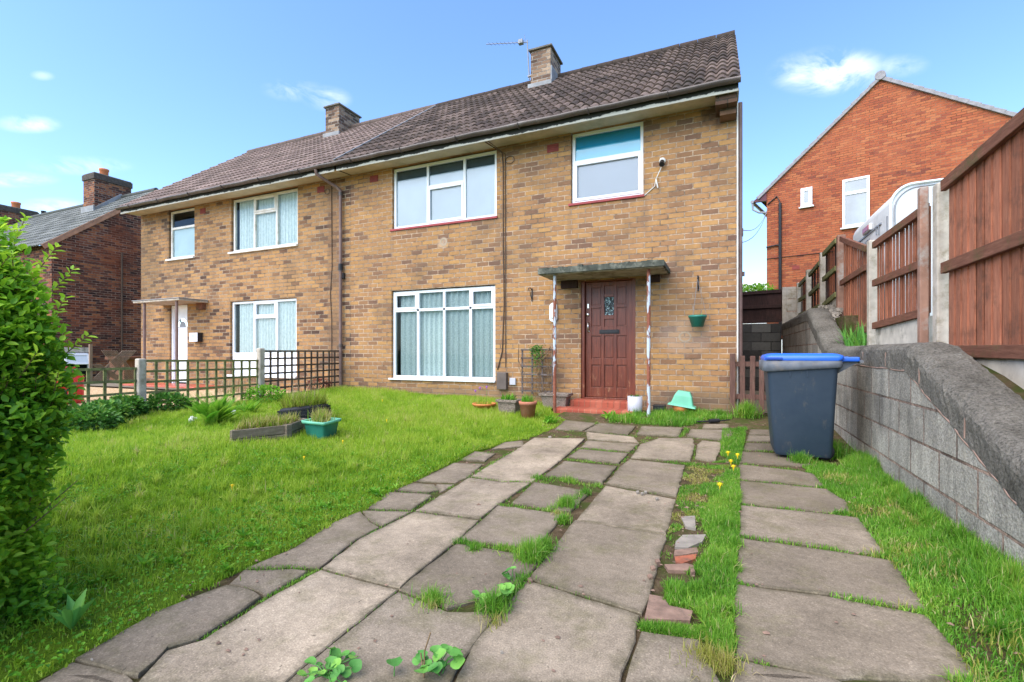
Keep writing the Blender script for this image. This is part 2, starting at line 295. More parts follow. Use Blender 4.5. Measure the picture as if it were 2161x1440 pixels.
simple('stone_brown', (.22, .14, .10), .9, .3, 14, .6, dirt=(.1, .07, .05))
simple('render_white', (.80, .80, .78), .9, .05, 2, .1)
simple('letter_grey', (.30, .31, .33), .6, .05, 5, 0)
simple('letter_green', (.03, .15, .05), .6, .05, 5, 0)
simple('mortar_scar', (.40, .31, .22), .95, .15, 20, .5)
simple('wire', (.24, .17, .12), .7, .2, 9, 0)
# glass
def glass(name, tint=(.62, .68, .70), fr=.35, rough=.02):
    t = T(name); gl = t.n('ShaderNodeBsdfGlossy'); gl.inputs['Roughness'].default_value = rough; gl.inputs['Color'].default_value = (.92, .96, 1, 1)
    tr = t.n('ShaderNodeBsdfTransparent'); tr.inputs['Color'].default_value = (*tint, 1)
    lw = t.n('ShaderNodeLayerWeight'); lw.inputs['Blend'].default_value = fr
    n = t.n('ShaderNodeBump'); n.inputs['Strength'].default_value = .04; n.inputs['Distance'].default_value = .02; t.l(t.noise(1.6, 2), n.inputs['Height']); t.l(n.outputs[0], gl.inputs['Normal'])
    ms = t.n('ShaderNodeMixShader'); t.l(lw.outputs['Fresnel'], ms.inputs[0]); t.l(tr.outputs[0], ms.inputs[1]); t.l(gl.outputs[0], ms.inputs[2]); t.l(ms.outputs[0], t.o.inputs[0]); return t.m
glass('glass', (.80, .88, .88), fr=.22); glass('glass_soft', (.86, .90, .92), .36)
t = T('door_glass', .15, .6); vo = t.n('ShaderNodeTexVoronoi'); vo.inputs['Scale'].default_value = 45; t.l(t.vec, vo.inputs['Vector'])
t.col(t.ramp(vo.outputs['Color'], [(.35, (.012, .02, .022)), (.65, (.04, .09, .10)), (.85, (.35, .5, .5))])); t.bump(vo.outputs['Distance'], .8, .01)
def curtainmat(name, a, b, sc=30, lace=True):
    t = T(name, .9, .1); c = t.mix(t.ramp(t.noise(sc, 5, .8, t.map(scale=(1, 1, .55))), [(.42, 0.), (.6, 1.)]), a, b); t.col(c); return t.m
curtainmat('net_teal', (.58, .61, .59), (.35, .40, .385), 60)
curtainmat('net_white', (.84, .84, .82), (.66, .69, .67), 24)
simple('frosted', (.50, .53, .57), .6, .04, 2, 0); simple('frosted_light', (.60, .66, .68), .6, .06, 2, 0)
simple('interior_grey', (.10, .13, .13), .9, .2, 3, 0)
# leaves
def leafmat(name, stops, trans=.35, rough=.5):
    t = T(name, rough, .3); c = t.ramp(t.attr('rnd'), stops); t.col(c)
    tl = t.n('ShaderNodeBsdfTranslucent'); t.l(c, tl.inputs[0]); ms = t.n('ShaderNodeMixShader'); ms.inputs[0].default_value = trans
    t.l(t.b.outputs[0], ms.inputs[1]); t.l(tl.outputs[0], ms.inputs[2]); t.l(ms.outputs[0], t.o.inputs[0]); return t.m
leafmat('grass_blade', [(0., (.12, .25, .018)), (.3, (.21, .38, .024)), (.6, (.34, .51, .036)), (.88, (.48, .60, .08)), (.95, (.50, .50, .15)), (1., (.56, .48, .24))], .5)
leafmat('grass_lush', [(0., (.06, .19, .018)), (.4, (.13, .33, .028)), (.8, (.25, .46, .05)), (.95, (.40, .52, .08)), (1., (.55, .48, .24))], .45)
leafmat('grass_dry', [(0., (.16, .22, .02)), (.35, (.30, .32, .05)), (.7, (.42, .36, .12)), (1., (.55, .44, .22))])
leafmat('weed_leaf', [(0., (.06, .20, .015)), (.4, (.12, .34, .02)), (.75, (.20, .46, .03)), (1., (.34, .56, .07))], .45)
leafmat('hedge_leaf', [(0., (.05, .17, .02)), (.35, (.13, .33, .022)), (.6, (.24, .48, .028)), (.82, (.40, .64, .04)), (1., (.56, .74, .08))], .45, .45)
leafmat('fern_leaf', [(0., (.10, .30, .02)), (.5, (.19, .45, .03)), (1., (.34, .56, .06))], .45)
leafmat('dark_leaf', [(0., (.03, .10, .02)), (.5, (.07, .20, .03)), (.9, (.13, .32, .04)), (1., (.3, .42, .07))], .3)
leafmat('broad_leaf', [(0., (.08, .26, .05)), (.5, (.14, .38, .07)), (1., (.24, .50, .08))], .3)
leafmat('dead_stem', [(0., (.20, .13, .06)), (.5, (.36, .26, .14)), (1., (.52, .42, .26))], .1)
leafmat('red_leaf', [(0., (.10, .02, .02)), (1., (.26, .06, .04))], .2)

# ---------------------------------------------------------------- mesh helpers
class MB:
    def __init__(s): s.v = []; s.f = []; s.sm = []
    def add(s, vs, fs, smooth=False):
        o = len(s.v); s.v += [tuple(p) for p in vs]; s.f += [tuple(i+o for i in f) for f in fs]; s.sm += [smooth]*len(fs); return s
    def box(s, x0, x1, y0, y1, z0, z1, M=None):
        vs = [(x, y, z) for x in (x0, x1) for y in (y0, y1) for z in (z0, z1)]
        if M: vs = [tuple(M @ Vector(p)) for p in vs]
        return s.add(vs, [(0, 1, 3, 2), (4, 6, 7, 5), (0, 4, 5, 1), (2, 3, 7, 6), (0, 2, 6, 4), (1, 5, 7, 3)])
    def beam(s, a, b, w, h, up=(0, 0, 1)):      # box from a to b, width w, height h
        a = Vector(a); b = Vector(b); d = (b-a).normalized(); u = Vector(up); sd = d.cross(u).normalized(); u = sd.cross(d)
        vs = []
        for p in (a, b):
            for i, j in ((-1, -1), (1, -1), (1, 1), (-1, 1)): vs.append(p+sd*(i*w/2)+u*(j*h/2))
        return s.add(vs, [(0, 3, 2, 1), (4, 5, 6, 7), (0, 1, 5, 4), (1, 2, 6, 5), (2, 3, 7, 6), (3, 0, 4, 7)])
    def tube(s, pts, r, n=8, cap=True):
        pts = [Vector(p) for p in pts]; k = len(pts); rr = r if isinstance(r, (list, tuple)) else [r]*k; vs = []; fs = []
        pu = None
        for i, p in enumerate(pts):
            d = (pts[min(i+1, k-1)]-pts[max(i-1, 0)]).normalized()
            if pu is None: pu = Vector((0, 0, 1)) if abs(d.z) < .9 else Vector((1, 0, 0))
            sd = d.cross(pu).normalized(); pu = sd.cross(d).normalized()
            for j in range(n):
                a = 2*math.pi*j/n; vs.append(p+sd*math.cos(a)*rr[i]+pu*math.sin(a)*rr[i])
        for i in range(k-1):
            for j in range(n): fs.append((i*n+j, i*n+(j+1) % n, (i+1)*n+(j+1) % n, (i+1)*n+j))
        s.add(vs, fs, True)
        if cap: s.add(vs[:n], [tuple(range(n))[::-1]]); s.add(vs[-n:], [tuple(range(n))])
        return s
    def lathe(s, prof, c=(0, 0, 0), n=20, sx=1, sy=1, M=None):
        vs = []; fs = []
        for (r, z) in prof:
            for j in range(n):
                a = 2*math.pi*j/n; p = Vector((r*math.cos(a)*sx, r*math.sin(a)*sy, z))
                if M: p = M @ p
                vs.append((p.x+c[0], p.y+c[1], p.z+c[2]))
        for i in range(len(prof)-1):
            for j in range(n): fs.append((i*n+j, i*n+(j+1) % n, (i+1)*n+(j+1) % n, (i+1)*n+j))
        return s.add(vs, fs, True)
    def prism(s, poly, a, b):     # poly: list of 3D points, extruded by vector b-a (a==offset start)
        n = len(poly); a = Vector(a); b = Vector(b)
        vs = [Vector(p)+a for p in poly]+[Vector(p)+b for p in poly]
        return s.add(vs, [tuple(range(n))[::-1], tuple(range(n, 2*n))]+[(i, (i+1) % n, n+(i+1) % n, n+i) for i in range(n)])
    def quad(s, a, b, c, d): return s.add([a, b, c, d], [(0, 1, 2, 3)])
    def build(s, name, m, parent=None, bevel=0, solid=False, **k):
        me = bpy.data.meshes.new(name); me.from_pydata(s.v, [], s.f); me.materials.append(MATS[m])
        me.polygons.foreach_set('use_smooth', s.sm); me.update()
        import bmesh
        bm = bmesh.new(); bm.from_mesh(me); bmesh.ops.recalc_face_normals(bm, faces=bm.faces); bm.to_mesh(me); bm.free()
        return link(name, me, parent, bevel, **k)
def link(name, me, parent=None, bevel=0, **k):
    o = bpy.data.objects.new(name, me); COL.objects.link(o)
    if bevel:
        b = o.modifiers.new('bevel', 'BEVEL'); b.width = bevel; b.segments = 2; b.limit_method = 'ANGLE'
    if parent: attach(o, parent)
    for a, b in k.items(): o[a] = b
    return o
def attach(o, p):
    o.parent = p
    if p.type == 'EMPTY': o.matrix_parent_inverse = Matrix.Translation(p.location).inverted()
def thing(name, label, cat, loc, group=None):
    o = bpy.data.objects.new(name, None); o.empty_display_size = .2; COL.objects.link(o); o.location = loc
    o['label'] = label; o['category'] = cat
    if group: o['group'] = group
    return o
def tag(o, label, cat, group=None):
    o['label'] = label; o['category'] = cat
    if group: o['group'] = group
    return o
def structure(o): o['kind'] = 'structure'; return o
def fast(name, V, quads=None, tris=None, m=None, parent=None, attrs=None, **k):
    V = np.asarray(V, np.float32); me = bpy.data.meshes.new(name); me.vertices.add(len(V)); me.vertices.foreach_set('co', V.ravel())
    ls = []; st = []; tot = 0
    for arr, kk in ((quads, 4), (tris, 3)):
        if arr is None or len(arr) == 0: continue
        arr = np.asarray(arr, np.int32); ls.append(arr.ravel()); st.append(tot+np.arange(len(arr), dtype=np.int32)*kk); tot += arr.size
    ls = np.concatenate(ls); st = np.concatenate(st); me.loops.add(len(ls)); me.polygons.add(len(st))
    me.loops.foreach_set('vertex_index', ls); me.polygons.foreach_set('loop_start', st)
    me.update(calc_edges=True)
    for an, av in (attrs or {}).items():
        a = me.attributes.new(an, 'FLOAT', 'POINT'); a.data.foreach_set('value', np.asarray(av, np.float32))
    me.materials.append(MATS[m]); me.validate(); return link(name, me, parent, **k)
def blades(name, P, L, W, m, lean=.5, rnd=None, parent=None, curl=.6, **k):
    P = np.asarray(P, float); n = len(P); az_ = rng.uniform(0, 2*np.pi, n); ln = np.abs(rng.normal(0, lean, n)).clip(0, 1.3)
    L = np.broadcast_to(L, n)*rng.uniform(.6, 1.25, n); W = np.broadcast_to(W, n)*rng.uniform(.7, 1.3, n)
    dr = np.stack([np.cos(az_), np.sin(az_), np.zeros(n)], 1); fa = az_+rng.normal(np.pi/2, .6, n); sd = np.stack([np.cos(fa), np.sin(fa), np.zeros(n)], 1)
    a1 = ln*.5; a2 = ln*(.5+curl)
    mid = P+(dr*np.sin(a1)[:, None]+np.array([0, 0, 1])*np.cos(a1)[:, None])*(L*.5)[:, None]
    tip = mid+(dr*np.sin(a2)[:, None]+np.array([0, 0, 1])*np.cos(a2)[:, None])*(L*.5)[:, None]
    h = (sd*W[:, None])*.5
    V = np.stack([P-h, P+h, mid+h*.85, mid-h*.85, tip], 1).reshape(-1, 3); b = np.arange(n)*5
    q = np.stack([b, b+1, b+2, b+3], 1); t_ = np.stack([b+3, b+2, b+4], 1)
    r = rng.uniform(0, 1, n) if rnd is None else rnd
    return fast(name, V, q, t_, m, parent, {'rnd': np.repeat(r, 5)}, **k)
def leaves(name, P, D, Nn, L, W, m, rnd, parent=None, fold=.25, **k):
    P = np.asarray(P, float); n = len(P); D = D/np.linalg.norm(D, axis=1)[:, None]; s = np.cross(D, Nn); s /= np.linalg.norm(s, axis=1)[:, None]+1e-9; u = np.cross(s, D)
    L = np.broadcast_to(L, n)[:, None]; W = np.broadcast_to(W, n)[:, None]
    base = P; tip = P+D*L-u*L*.12
    def pt(f, sg, ww): return P+D*L*f+s*W*.5*sg*ww+u*W*fold*ww
    V = np.stack([base, pt(.3, 1, .95), pt(.68, 1, .8), tip, pt(.68, -1, .8), pt(.3, -1, .95)], 1).reshape(-1, 3); b = np.arange(n)*6
    q = np.concatenate([np.stack([b, b+1, b+2, b+3], 1), np.stack([b, b+3, b+4, b+5], 1)])
    return fast(name, V, q, None, m, parent, {'rnd': np.repeat(rnd, 6)}, **k)
def unit(n):
    v = rng.normal(0, 1, (n, 3)); return v/np.linalg.norm(v, axis=1)[:, None]

# ---------------------------------------------------------------- the ground
HOUSE_X1, HOUSE_XM, HOUSE_X0 = 0.0, -7.72, -15.42
def sheet(name, x0, x1, y0, y1, nx, ny, zf, m):
    xs = np.linspace(x0, x1, nx); ys = np.linspace(y0, y1, ny); V = [(x, y, zf(x, y)) for y in ys for x in xs]
    q = [(j*nx+i, j*nx+i+1, (j+1)*nx+i+1, (j+1)*nx+i) for j in range(ny-1) for i in range(nx-1)]
    return structure(fast(name, V, q, None, m))
MB().quad((-300, -300, -.12), (300, -300, -.12), (300, 300, -.12), (-300, 300, -.12)).build('ground', 'turf', kind='structure')
sheet('soil_bed', -2.6, 1.3, -9.4, .3, 40, 80, lambda x, y: gz(y)-.014+.004*math.sin(17*x)*math.sin(13*y), 'soil')
LE = sorted((p[1], p[0]) for p in (onG(x, y) for x, y in ((20, 1470), (60, 1446), (158, 1392), (326, 1293), (500, 1203), (620, 1155), (706, 1101), (775, 1075), (829, 1036), (870, 1018), (955, 974), (1000, 952), (1036, 945), (1065, 932), (1100, 928), (1128, 920), (1165, 904), (1192, 886))))
def edge_x(y): return float(np.interp(y, [a for a, b in LE], [b for a, b in LE]))
sheet('lawn', -8.15, -1.9, -8.4, .02, 160, 110, lambda x, y: lawn_z(x, y)-.01 if x < edge_x(y)-.0 else -.06, 'turf')
sheet('side_path', .0, 1.2, .3, 5.2, 8, 16, lambda x, y: .12, 'slab')
sheet('gravel_yard', -22.2, -8.15, -9.4, .02, 30, 20, lambda x, y: .16, 'gravel')
sheet('pavement', -40, 30, -11.6, -9.4, 4, 4, lambda x, y: -.02, 'slab')
MB().box(-40, 30, -11.75, -11.6, -.2, -.02).build('kerb', 'post_concrete', kind='structure')
sheet('road', -60, 60, -19, -11.75, 4, 4, lambda x, y: -.116, 'asphalt')
sheet('bank_edge', 1.42, 1.84, -9.4, -3.3, 6, 40, lambda x, y: float(np.interp(y, [-9.4, -6.9, -5.17, -3.62, -3.3], [-.2, -.2, .36, .90, .98])), 'soil')
def bank_z(x, y): return 1.0+.9*sstep((y+1.)/5.) - 1.0*sstep((-3.6-y)/3.2)
sheet('bank', 1.80, 30, -9.4, 25, 30, 60, lambda x, y: bank_z(x, y) if x > 1.6 else bank_z(x, y)-.0, 'turf')
MB().quad((-16.5, -.3, .2), (-11.9, -.3, .2), (-11.9, -1.1, .2), (-16.5, -1.1, .2)).build('neighbour_path', 'slab', kind='structure')

# ---------------------------------------------------------------- driveway slabs (traced on the ground plane)
SL = [  # (tone, polygon px)
 (.85, [(1128,925),(1234,927),(1191,966),(1124,1015),(1060,1014),(993,1004),(1085,952)]),
 (.6, [(990,1007),(1060,1017),(1121,1018),(1047,1068),(1014,1094),(905,1081),(878,1077)]),
 (.9, [(875,1080),(905,1084),(1012,1098),(961,1144),(867,1219),(842,1241),(680,1199),(758,1136),(806,1113)]),
 (.95, [(676,1202),(839,1244),(670,1380),(590,1448),(284,1448),(296,1430),(353,1372),(426,1350),(565,1262)]),
 (.35, [(1238,930),(1348,937),(1330,953),(1226,944)]),
 (.2, [(1222,948),(1326,957),(1306,978),(1199,964)]),
 (.05, [(1191,972),(1302,984),(1271,1020),(1150,1002)]),
 (.1, [(1127,1018),(1247,1038),(1205,1078),(1162,1075),(1080,1060)]),
 (.25, [(1051,1067),(1165,1082),(1190,1084),(1140,1150),(1090,1153),(969,1139)]),
 (.15, [(963,1147),(1094,1168),(1146,1176),(1110,1218),(1085,1248),(945,1282),(842,1246),(867,1222)]),
 (.2, [(839,1248),(945,1290),(1045,1290),(1045,1298),(986,1378),(968,1401),(945,1448),(596,1448),(672,1382)]),
 (.4, [(1351,937),(1391,924),(1462,924),(1466,940),(1457,973),(1331,966)]),
 (.5, [(1471,939),(1482,930),(1526,935),(1509,973),(1467,968)]),
 (.3, [(1329,969),(1446,981),(1428,1048),(1280,1020),(1309,984)]),
 (.5, [(1278,1022),(1427,1051),(1406,1126),(1215,1094)]),
 (.3, [(1213,1096),(1406,1129),(1370,1258),(1354,1294),(1116,1219)]),
 (.4, [(1113,1223),(1352,1298),(1346,1331),(1317,1417),(1308,1448),(954,1448),(976,1398),(999,1358)]),
 (.05, [(1192,887),(1260,893),(1229,909),(1170,906)]),
 (.05, [(1263,893),(1342,899),(1325,918),(1234,910)]),
 (.1, [(1354,900),(1441,903),(1433,921),(1343,917)]),
 (.0, [(1458,906),(1546,908),(1542,930),(1449,921)]),
 (.3, [(1485,895),(1538,895),(1538,904),(1482,904)]),
 (.7, [(1238,912),(1318,919),(1338,922),(1348,934),(1240,927)]),
 (.35, [(1065,932),(1102,929),(1106,941),(1036,948)]),
 (.3, [(1002,952),(1047,956),(1022,973),(973,969)]),
 (.35, [(958,975),(1020,977),(990,1003),(962,1017),(877,1014)]),
 (.3, [(870,1020),(916,1023),(925,1034),(905,1039),(830,1035)]),
 (.3, [(922,1019),(958,1020),(930,1037),(918,1027)]),
 (.4, [(820,1039),(905,1043),(912,1046),(868,1076),(776,1073)]),
 (.45, [(763,1077),(866,1079),(806,1110),(782,1098)]),
 (.38, [(760,1079),(780,1100),(800,1113),(752,1137),(672,1198),(640,1195),(520,1198),(620,1155),(706,1101)]),
 (.32, [(512,1202),(623,1199),(650,1203),(562,1256),(525,1239),(483,1231)]),
 (.28, [(478,1234),(522,1242),(551,1260),(424,1345),(353,1368),(290,1428),(158,1392),(326,1293)]),
 (.32, [(155,1394),(267,1418),(285,1434),(280,1448),(60,1448)]),
 # right hand path
 (.0, [(1583,906),(1625,907),(1625,918),(1580,917)]), (.0, [(1579,919),(1628,920),(1630,932),(1575,931)]), (.0, [(1574,934),(1690,938),(1700,952),(1568,950)]),
 (.05, [(1563,953),(1700,958),(1720,985),(1560,977)]),
 (.1, [(1559,980),(1683,994),(1716,1000),(1742,1028),(1561,1010)]),
 (.05, [(1561,1014),(1744,1032),(1790,1060),(1800,1086),(1738,1080),(1564,1062)]),
 (.15, [(1564,1067),(1738,1084),(1812,1092),(1872,1170),(1830,1168),(1561,1129)]),
 (.05, [(1561,1134),(1830,1173),(1885,1182),(1960,1290),(1757,1254),(1550,1227)]),
 (.2, [(1549,1232),(1757,1259),(1960,1296),(2080,1440),(1763,1428),(1553,1386)]),
 (.1, [(1552,1391),(1763,1432),(1800,1448),(1540,1448)]),
 (.25, [(1353,1333),(1475,1352),(1490,1390),(1525,1448),(1312,1448),(1328,1410)]),
]
rl = random.Random(3)
V = []; Fq = []; tone = []; 
mb = MB(); tn = []; en = []
for (tv, poly) in SL:
    P = [Vector(onG(x, y)) for x, y in poly]
    dens = []
    for i, p in enumerate(P):
        q = P[(i+1) % len(P)]; k = max(1, int((q-p).length/.06)); nrm = Vector((-(q-p).y, (q-p).x, 0)).normalized()
        for j in range(k):
            e = p.lerp(q, j/k); e += nrm*rl.gauss(0, .003) if j else Vector((rl.gauss(0, .003), rl.gauss(0, .003), 0)); dens.append(e)
    cen = sum(dens, Vector())/len(dens); tlt = (rl.gauss(0, .004), rl.gauss(0, .004), rl.gauss(0, .003)); n = len(dens)
    def top(e, ins, dz):
        q = e+(cen-e).normalized()*ins; return (q.x, q.y, gz(q.y)+dz+tlt[0]*(q.x-cen.x)+tlt[1]*(q.y-cen.y)+tlt[2])
    rings = [[top(e, -.0, -.05) for e in dens], [top(e, 0, -.005) for e in dens], [top(e, .005, 0.) for e in dens], [top(e, .05+rl.uniform(-.02, .02), 0.) for e in dens]]
    vs = [p for r_ in rings for p in r_]; fs = [(a*n+i, a*n+(i+1) % n, (a+1)*n+(i+1) % n, (a+1)*n+i) for a in range(3) for i in range(n)]+[tuple(range(3*n, 4*n))]
    mb.add(vs, fs); tn += [tv]*len(vs); en += [1.]*(3*n)+[0.]*n
o = mb.build('driveway', 'slab', kind='structure'); a = o.data.attributes.new('tone', 'FLOAT', 'POINT'); a.data.foreach_set('value', tn); a = o.data.attributes.new('edge', 'FLOAT', 'POINT'); a.data.foreach_set('value', en)

# ---------------------------------------------------------------- walls, roofs, windows
def wall(x0, x1, z0, z1, y, ops, depth=.1, axis='x'):
    """brick skin facing -Y with openings and their reveals"""
    mb = MB(); xs = sorted({x0, x1, *[o[0] for o in ops], *[o[1] for o in ops]}); zs = sorted({z0, z1, *[o[2] for o in ops], *[o[3] for o in ops]})
    for i in range(len(xs)-1):
        for j in range(len(zs)-1):
            cx, cz = (xs[i]+xs[i+1])/2, (zs[j]+zs[j+1])/2
            if any(o[0] < cx < o[1] and o[2] < cz < o[3] for o in ops): continue
            mb.quad((xs[i], y, zs[j]), (xs[i+1], y, zs[j]), (xs[i+1], y, zs[j+1]), (xs[i], y, zs[j+1]))
    for o in ops:
        a, b, c, d = o[:4]; dp = o[4] if len(o) > 4 else depth
        mb.quad((a, y, c), (a, y+dp, c), (a, y+dp, d), (a, y, d)); mb.quad((b, y, c), (b, y, d), (b, y+dp, d), (b, y+dp, c))
        mb.quad((a, y, d), (a, y+dp, d), (b, y+dp, d), (b, y, d)); mb.quad((a, y, c), (b, y, c), (b, y+dp, c), (a, y+dp, c))
    return mb
def tile_roof(name, x0, x1, e, r, w, amp, courses, m, parent, lip=.028, per=8, n_r=None, sag=0):
    e = Vector((0, *e)); r = Vector((0, *r)); d = (r-e); L = d.length; d.normalize(); nr = Vector((0, -d.z, d.y)); nr = nr if nr.z > 0 else -nr
    nx = int((x1-x0)/w*per)+1; xs = np.linspace(x0, x1, nx); ph = (xs-x0)/w; prof = amp*(np.abs(np.sin(np.pi*ph))**.8*2-1)
    V = []; Q = []; A = []
    for c in range(courses):
        s0 = L*c/courses; s1 = L*(c+1)/courses+.02; rr = rng.uniform(0, 1, int((x1-x0)/(w*2))+3); jit = rng.normal(0, .003, len(rr))
        ti = (ph/2).astype(int); sg = -sag*np.sin(np.pi*(xs-x0)/(x1-x0))
        for (s_, h) in ((s0, -.005), (s0, lip), (s0+.3*(s1-s0), lip*.75), (s1, 0)):
            for i, x in enumerate(xs):
                p = e+d*(s_+jit[ti[i]])+nr*(h+prof[i]+sg[i]); V.append((x, p.y, p.z)); A.append(rr[ti[i]])
    for c in range(courses):
        for k in range(3):
            b = (c*4+k)*nx
            for i in range(nx-1): Q.append((b+i, b+i+1, b+nx+i+1, b+nx+i))
    o = fast(name, V, Q, None, m, parent, {'rnd': A}); o.data.polygons.foreach_set('use_smooth', [True]*len(o.data.polygons))
    mod = o.modifiers.new('es', 'EDGE_SPLIT'); mod.split_angle = R(50); return o
def window(parent, x0, x1, z0, z1, y, cols, panes, frame='upvc', sill=None, fw=.055, gmat='glass', back=None):
    """cols: inner member rects; panes: (x0,x1,z0,z1,opening?)"""
    wn_ = MB(); d = .06
    wn_.box(x0, x0+fw, y, y+d, z0, z1); wn_.box(x1-fw, x1, y, y+d, z0, z1); wn_.box(x0+fw, x1-fw, y, y+d, z1-fw, z1); wn_.box(x0+fw, x1-fw, y, y+d, z0, z0+fw)
    for (a, b, c, e) in cols: wn_.box(a, b, y+.001, y+d-.001, c, e)
    fo = wn_.build('window', frame, parent, bevel=.004)
    for p in panes:
        a, b, c, e = p[:4]
        if len(p) > 4 and p[4]:
            s = MB(); k = .048; yy = y-.014
            s.box(a-.012, a+k-.012, yy, y+.03, c-.012, e+.012); s.box(b-k+.012, b+.012, yy, y+.03, c-.012, e+.012); s.box(a+k-.012, b-k+.012, yy, y+.03, e-k+.012, e+.012); s.box(a+k-.012, b-k+.012, yy, y+.03, c-.012, c+k-.012)
            s.build('sash', frame, fo, bevel=.004); a += k-.02; b -= k-.02; c += k-.02; e -= k-.02
        g = MB(); g.quad((a-.004, y+.028, c-.004), (b+.004, y+.028, c-.004), (b+.004, y+.028, e+.004), (a-.004, y+.028, e+.004)); g.build('pane', gmat, fo)
    if sill:
        mt, pr, th, ov = sill; MB().box(x0-ov, x1+ov*.3, y-pr, y+.05, z0-th, z0-.001).build('sill', mt, fo, bevel=.005)
    return fo
def curtain(parent, x0, x1, z0, z1, y, m, amp=.025, wl=.11, name='curtain'):
    n = int((x1-x0)/.012)+2; xs = np.linspace(x0, x1, n); ph = np.cumsum(rng.uniform(.6, 1.4, n))*(xs[1]-xs[0])/wl*2*np.pi
    V = [(x, y+amp*math.sin(p), z) for z in (z0, z1) for x, p in zip(xs, ph)]
    o = fast(name, V, [(i, i+1, n+i+1, n+i) for i in range(n-1)], None, m, parent); o.data.polygons.foreach_set('use_smooth', [True]*len(o.data.polygons)); return o
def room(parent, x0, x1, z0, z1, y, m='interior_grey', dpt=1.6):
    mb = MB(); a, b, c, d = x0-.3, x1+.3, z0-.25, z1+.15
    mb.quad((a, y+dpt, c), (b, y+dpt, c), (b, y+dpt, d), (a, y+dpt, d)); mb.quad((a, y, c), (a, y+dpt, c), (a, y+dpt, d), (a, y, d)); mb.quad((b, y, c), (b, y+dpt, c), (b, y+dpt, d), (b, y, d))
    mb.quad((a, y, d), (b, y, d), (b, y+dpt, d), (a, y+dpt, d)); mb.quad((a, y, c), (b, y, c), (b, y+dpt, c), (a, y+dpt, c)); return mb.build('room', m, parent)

EAVE = (-.50, 5.10); RIDGE = (3.5, 8.15); WT = 4.99
def roofz(y): return EAVE[1]+(y-EAVE[0])*(RIDGE[1]-EAVE[1])/(RIDGE[0]-EAVE[0])
def semi(h, x0, x1, brick, tile, ops, amp, roll, zb=-.05):
    wall(x0, x1, zb, WT, 0, ops).build('front_wall', brick, h)
    body = MB(); gp = [(0, zb), (7.0, zb), (7.0, WT), (3.5, 7.95), (0, WT)]
    for gx in ((x0,) if x0 < -10 else (x1,)): body.add([(gx, y, z) for y, z in gp], [(0, 1, 2, 3, 4)])
    body.quad((x0, 7, zb), (x1, 7, zb), (x1, 7, WT), (x0, 7, WT)); body.build('side_wall', 'tan_brick_side', h)
    lx = x0-.12 if x0 < -10 else x0; rx = x1+.045 if x1 > -1 else x1-.002
    tile_roof('roof', lx, rx, EAVE, RIDGE, roll, amp, 14, tile, h, sag=.03)
    MB().quad((lx, 3.52, 8.1), (rx, 3.52, 8.1), (rx, 7.5, 5.1), (lx, 7.5, 5.1)).build('rear_roof', tile, h)
    rd = MB(); n = int((rx-lx)/.38); w_ = (rx-lx)/n
    for i in range(n): rd.tube([(lx+i*w_, 3.5, 8.12+rl.gauss(0, .004)), (lx+(i+1)*w_-.012, 3.5, 8.12+rl.gauss(0, .004))], .105, 10)
    rd.build('ridge_tiles', tile, h)
    MB().quad((lx+.02, -.44, 4.965), (rx-.02, -.44, 4.965), (rx-.02, .02, 4.995), (lx+.02, .02, 4.995)).build('soffit', 'soffit', h)
    MB().box(lx+.02, rx-.03, -.462, -.44, 4.925, 5.075).build('fascia', 'fascia', h)
    # half round gutter
    g = MB(); vs = []; fs = []; K = 8; xs = np.linspace(lx, rx, 26); 
    for i, x in enumerate(xs):
        dz = .006*math.sin(i*1.9)
        for r_ in (.062, .054):
            for j in range(K+1):
                a = math.pi*j/K; vs.append((x, -.528-r_*math.cos(a), 5.075+dz-r_*math.sin(a)))
    m_ = 2*(K+1)
    for i in range(25):
        for q in (0, K+1):
            for j in range(K): fs.append((i*m_+q+j, i*m_+q+j+1, (i+1)*m_+q+j+1, (i+1)*m_+q+j))
        fs.append((i*m_, (i+1)*m_, (i+1)*m_+K+1, i*m_+K+1)); fs.append((i*m_+K, (i+1)*m_+K, (i+1)*m_+m_-1, i*m_+m_-1))
    g.add(vs, fs, True); gu = g.build('gutter', 'gutter', h)
    for x in np.arange(x0+.5, x1, 1.25):
        br = MB()
        pts = [(x, -.528-.068*math.cos(a), 5.075-.068*math.sin(a)) for a in np.linspace(0, math.pi, 9)]
        for p, q in zip(pts[:-1], pts[1:]): br.beam(p, q, .03, .008, (1, 0, 0))
        br.build('bracket', 'gutter', gu)
def chimney(h, x0, x1, y0, y1, z0, z1, cap=.05, pots=(), mf='chimney_brick', ms='chimney_brick_side', band=False):
    c = MB().box(x0, x1, y0, y1, z0, z1).build('chimney', mf, h)
    if band: 
        MB().box(x0-.04, x1+.04, y0-.04, y1+.04, z1-.24, z1).build('corbel', 'band_brick', c, bevel=.01)
        MB().box(x0-.01, x1+.01, y0-.01, y1+.01, z1, z1+.05).build('cap', 'coping_stone', c, bevel=.02)
    else: MB().box(x0-.05, x1+.05, y0-.05, y1+.05, z1, z1+cap).build('cap', 'coping_stone', c, bevel=.012)
    for (px_, py_, r_, hh, mm) in pots:
        MB().lathe([(r_*.98, 0), (r_, hh*.75), (r_*1.12, hh*.8), (r_*1.12, hh), (r_*.9, hh), (r_*.85, 0)], (px_, py_, z1+.04), 14).build('chimney_pot', mm, c)
    return c
simple('band_brick', (.075, .06, .05), .95, .4, 14, .9)

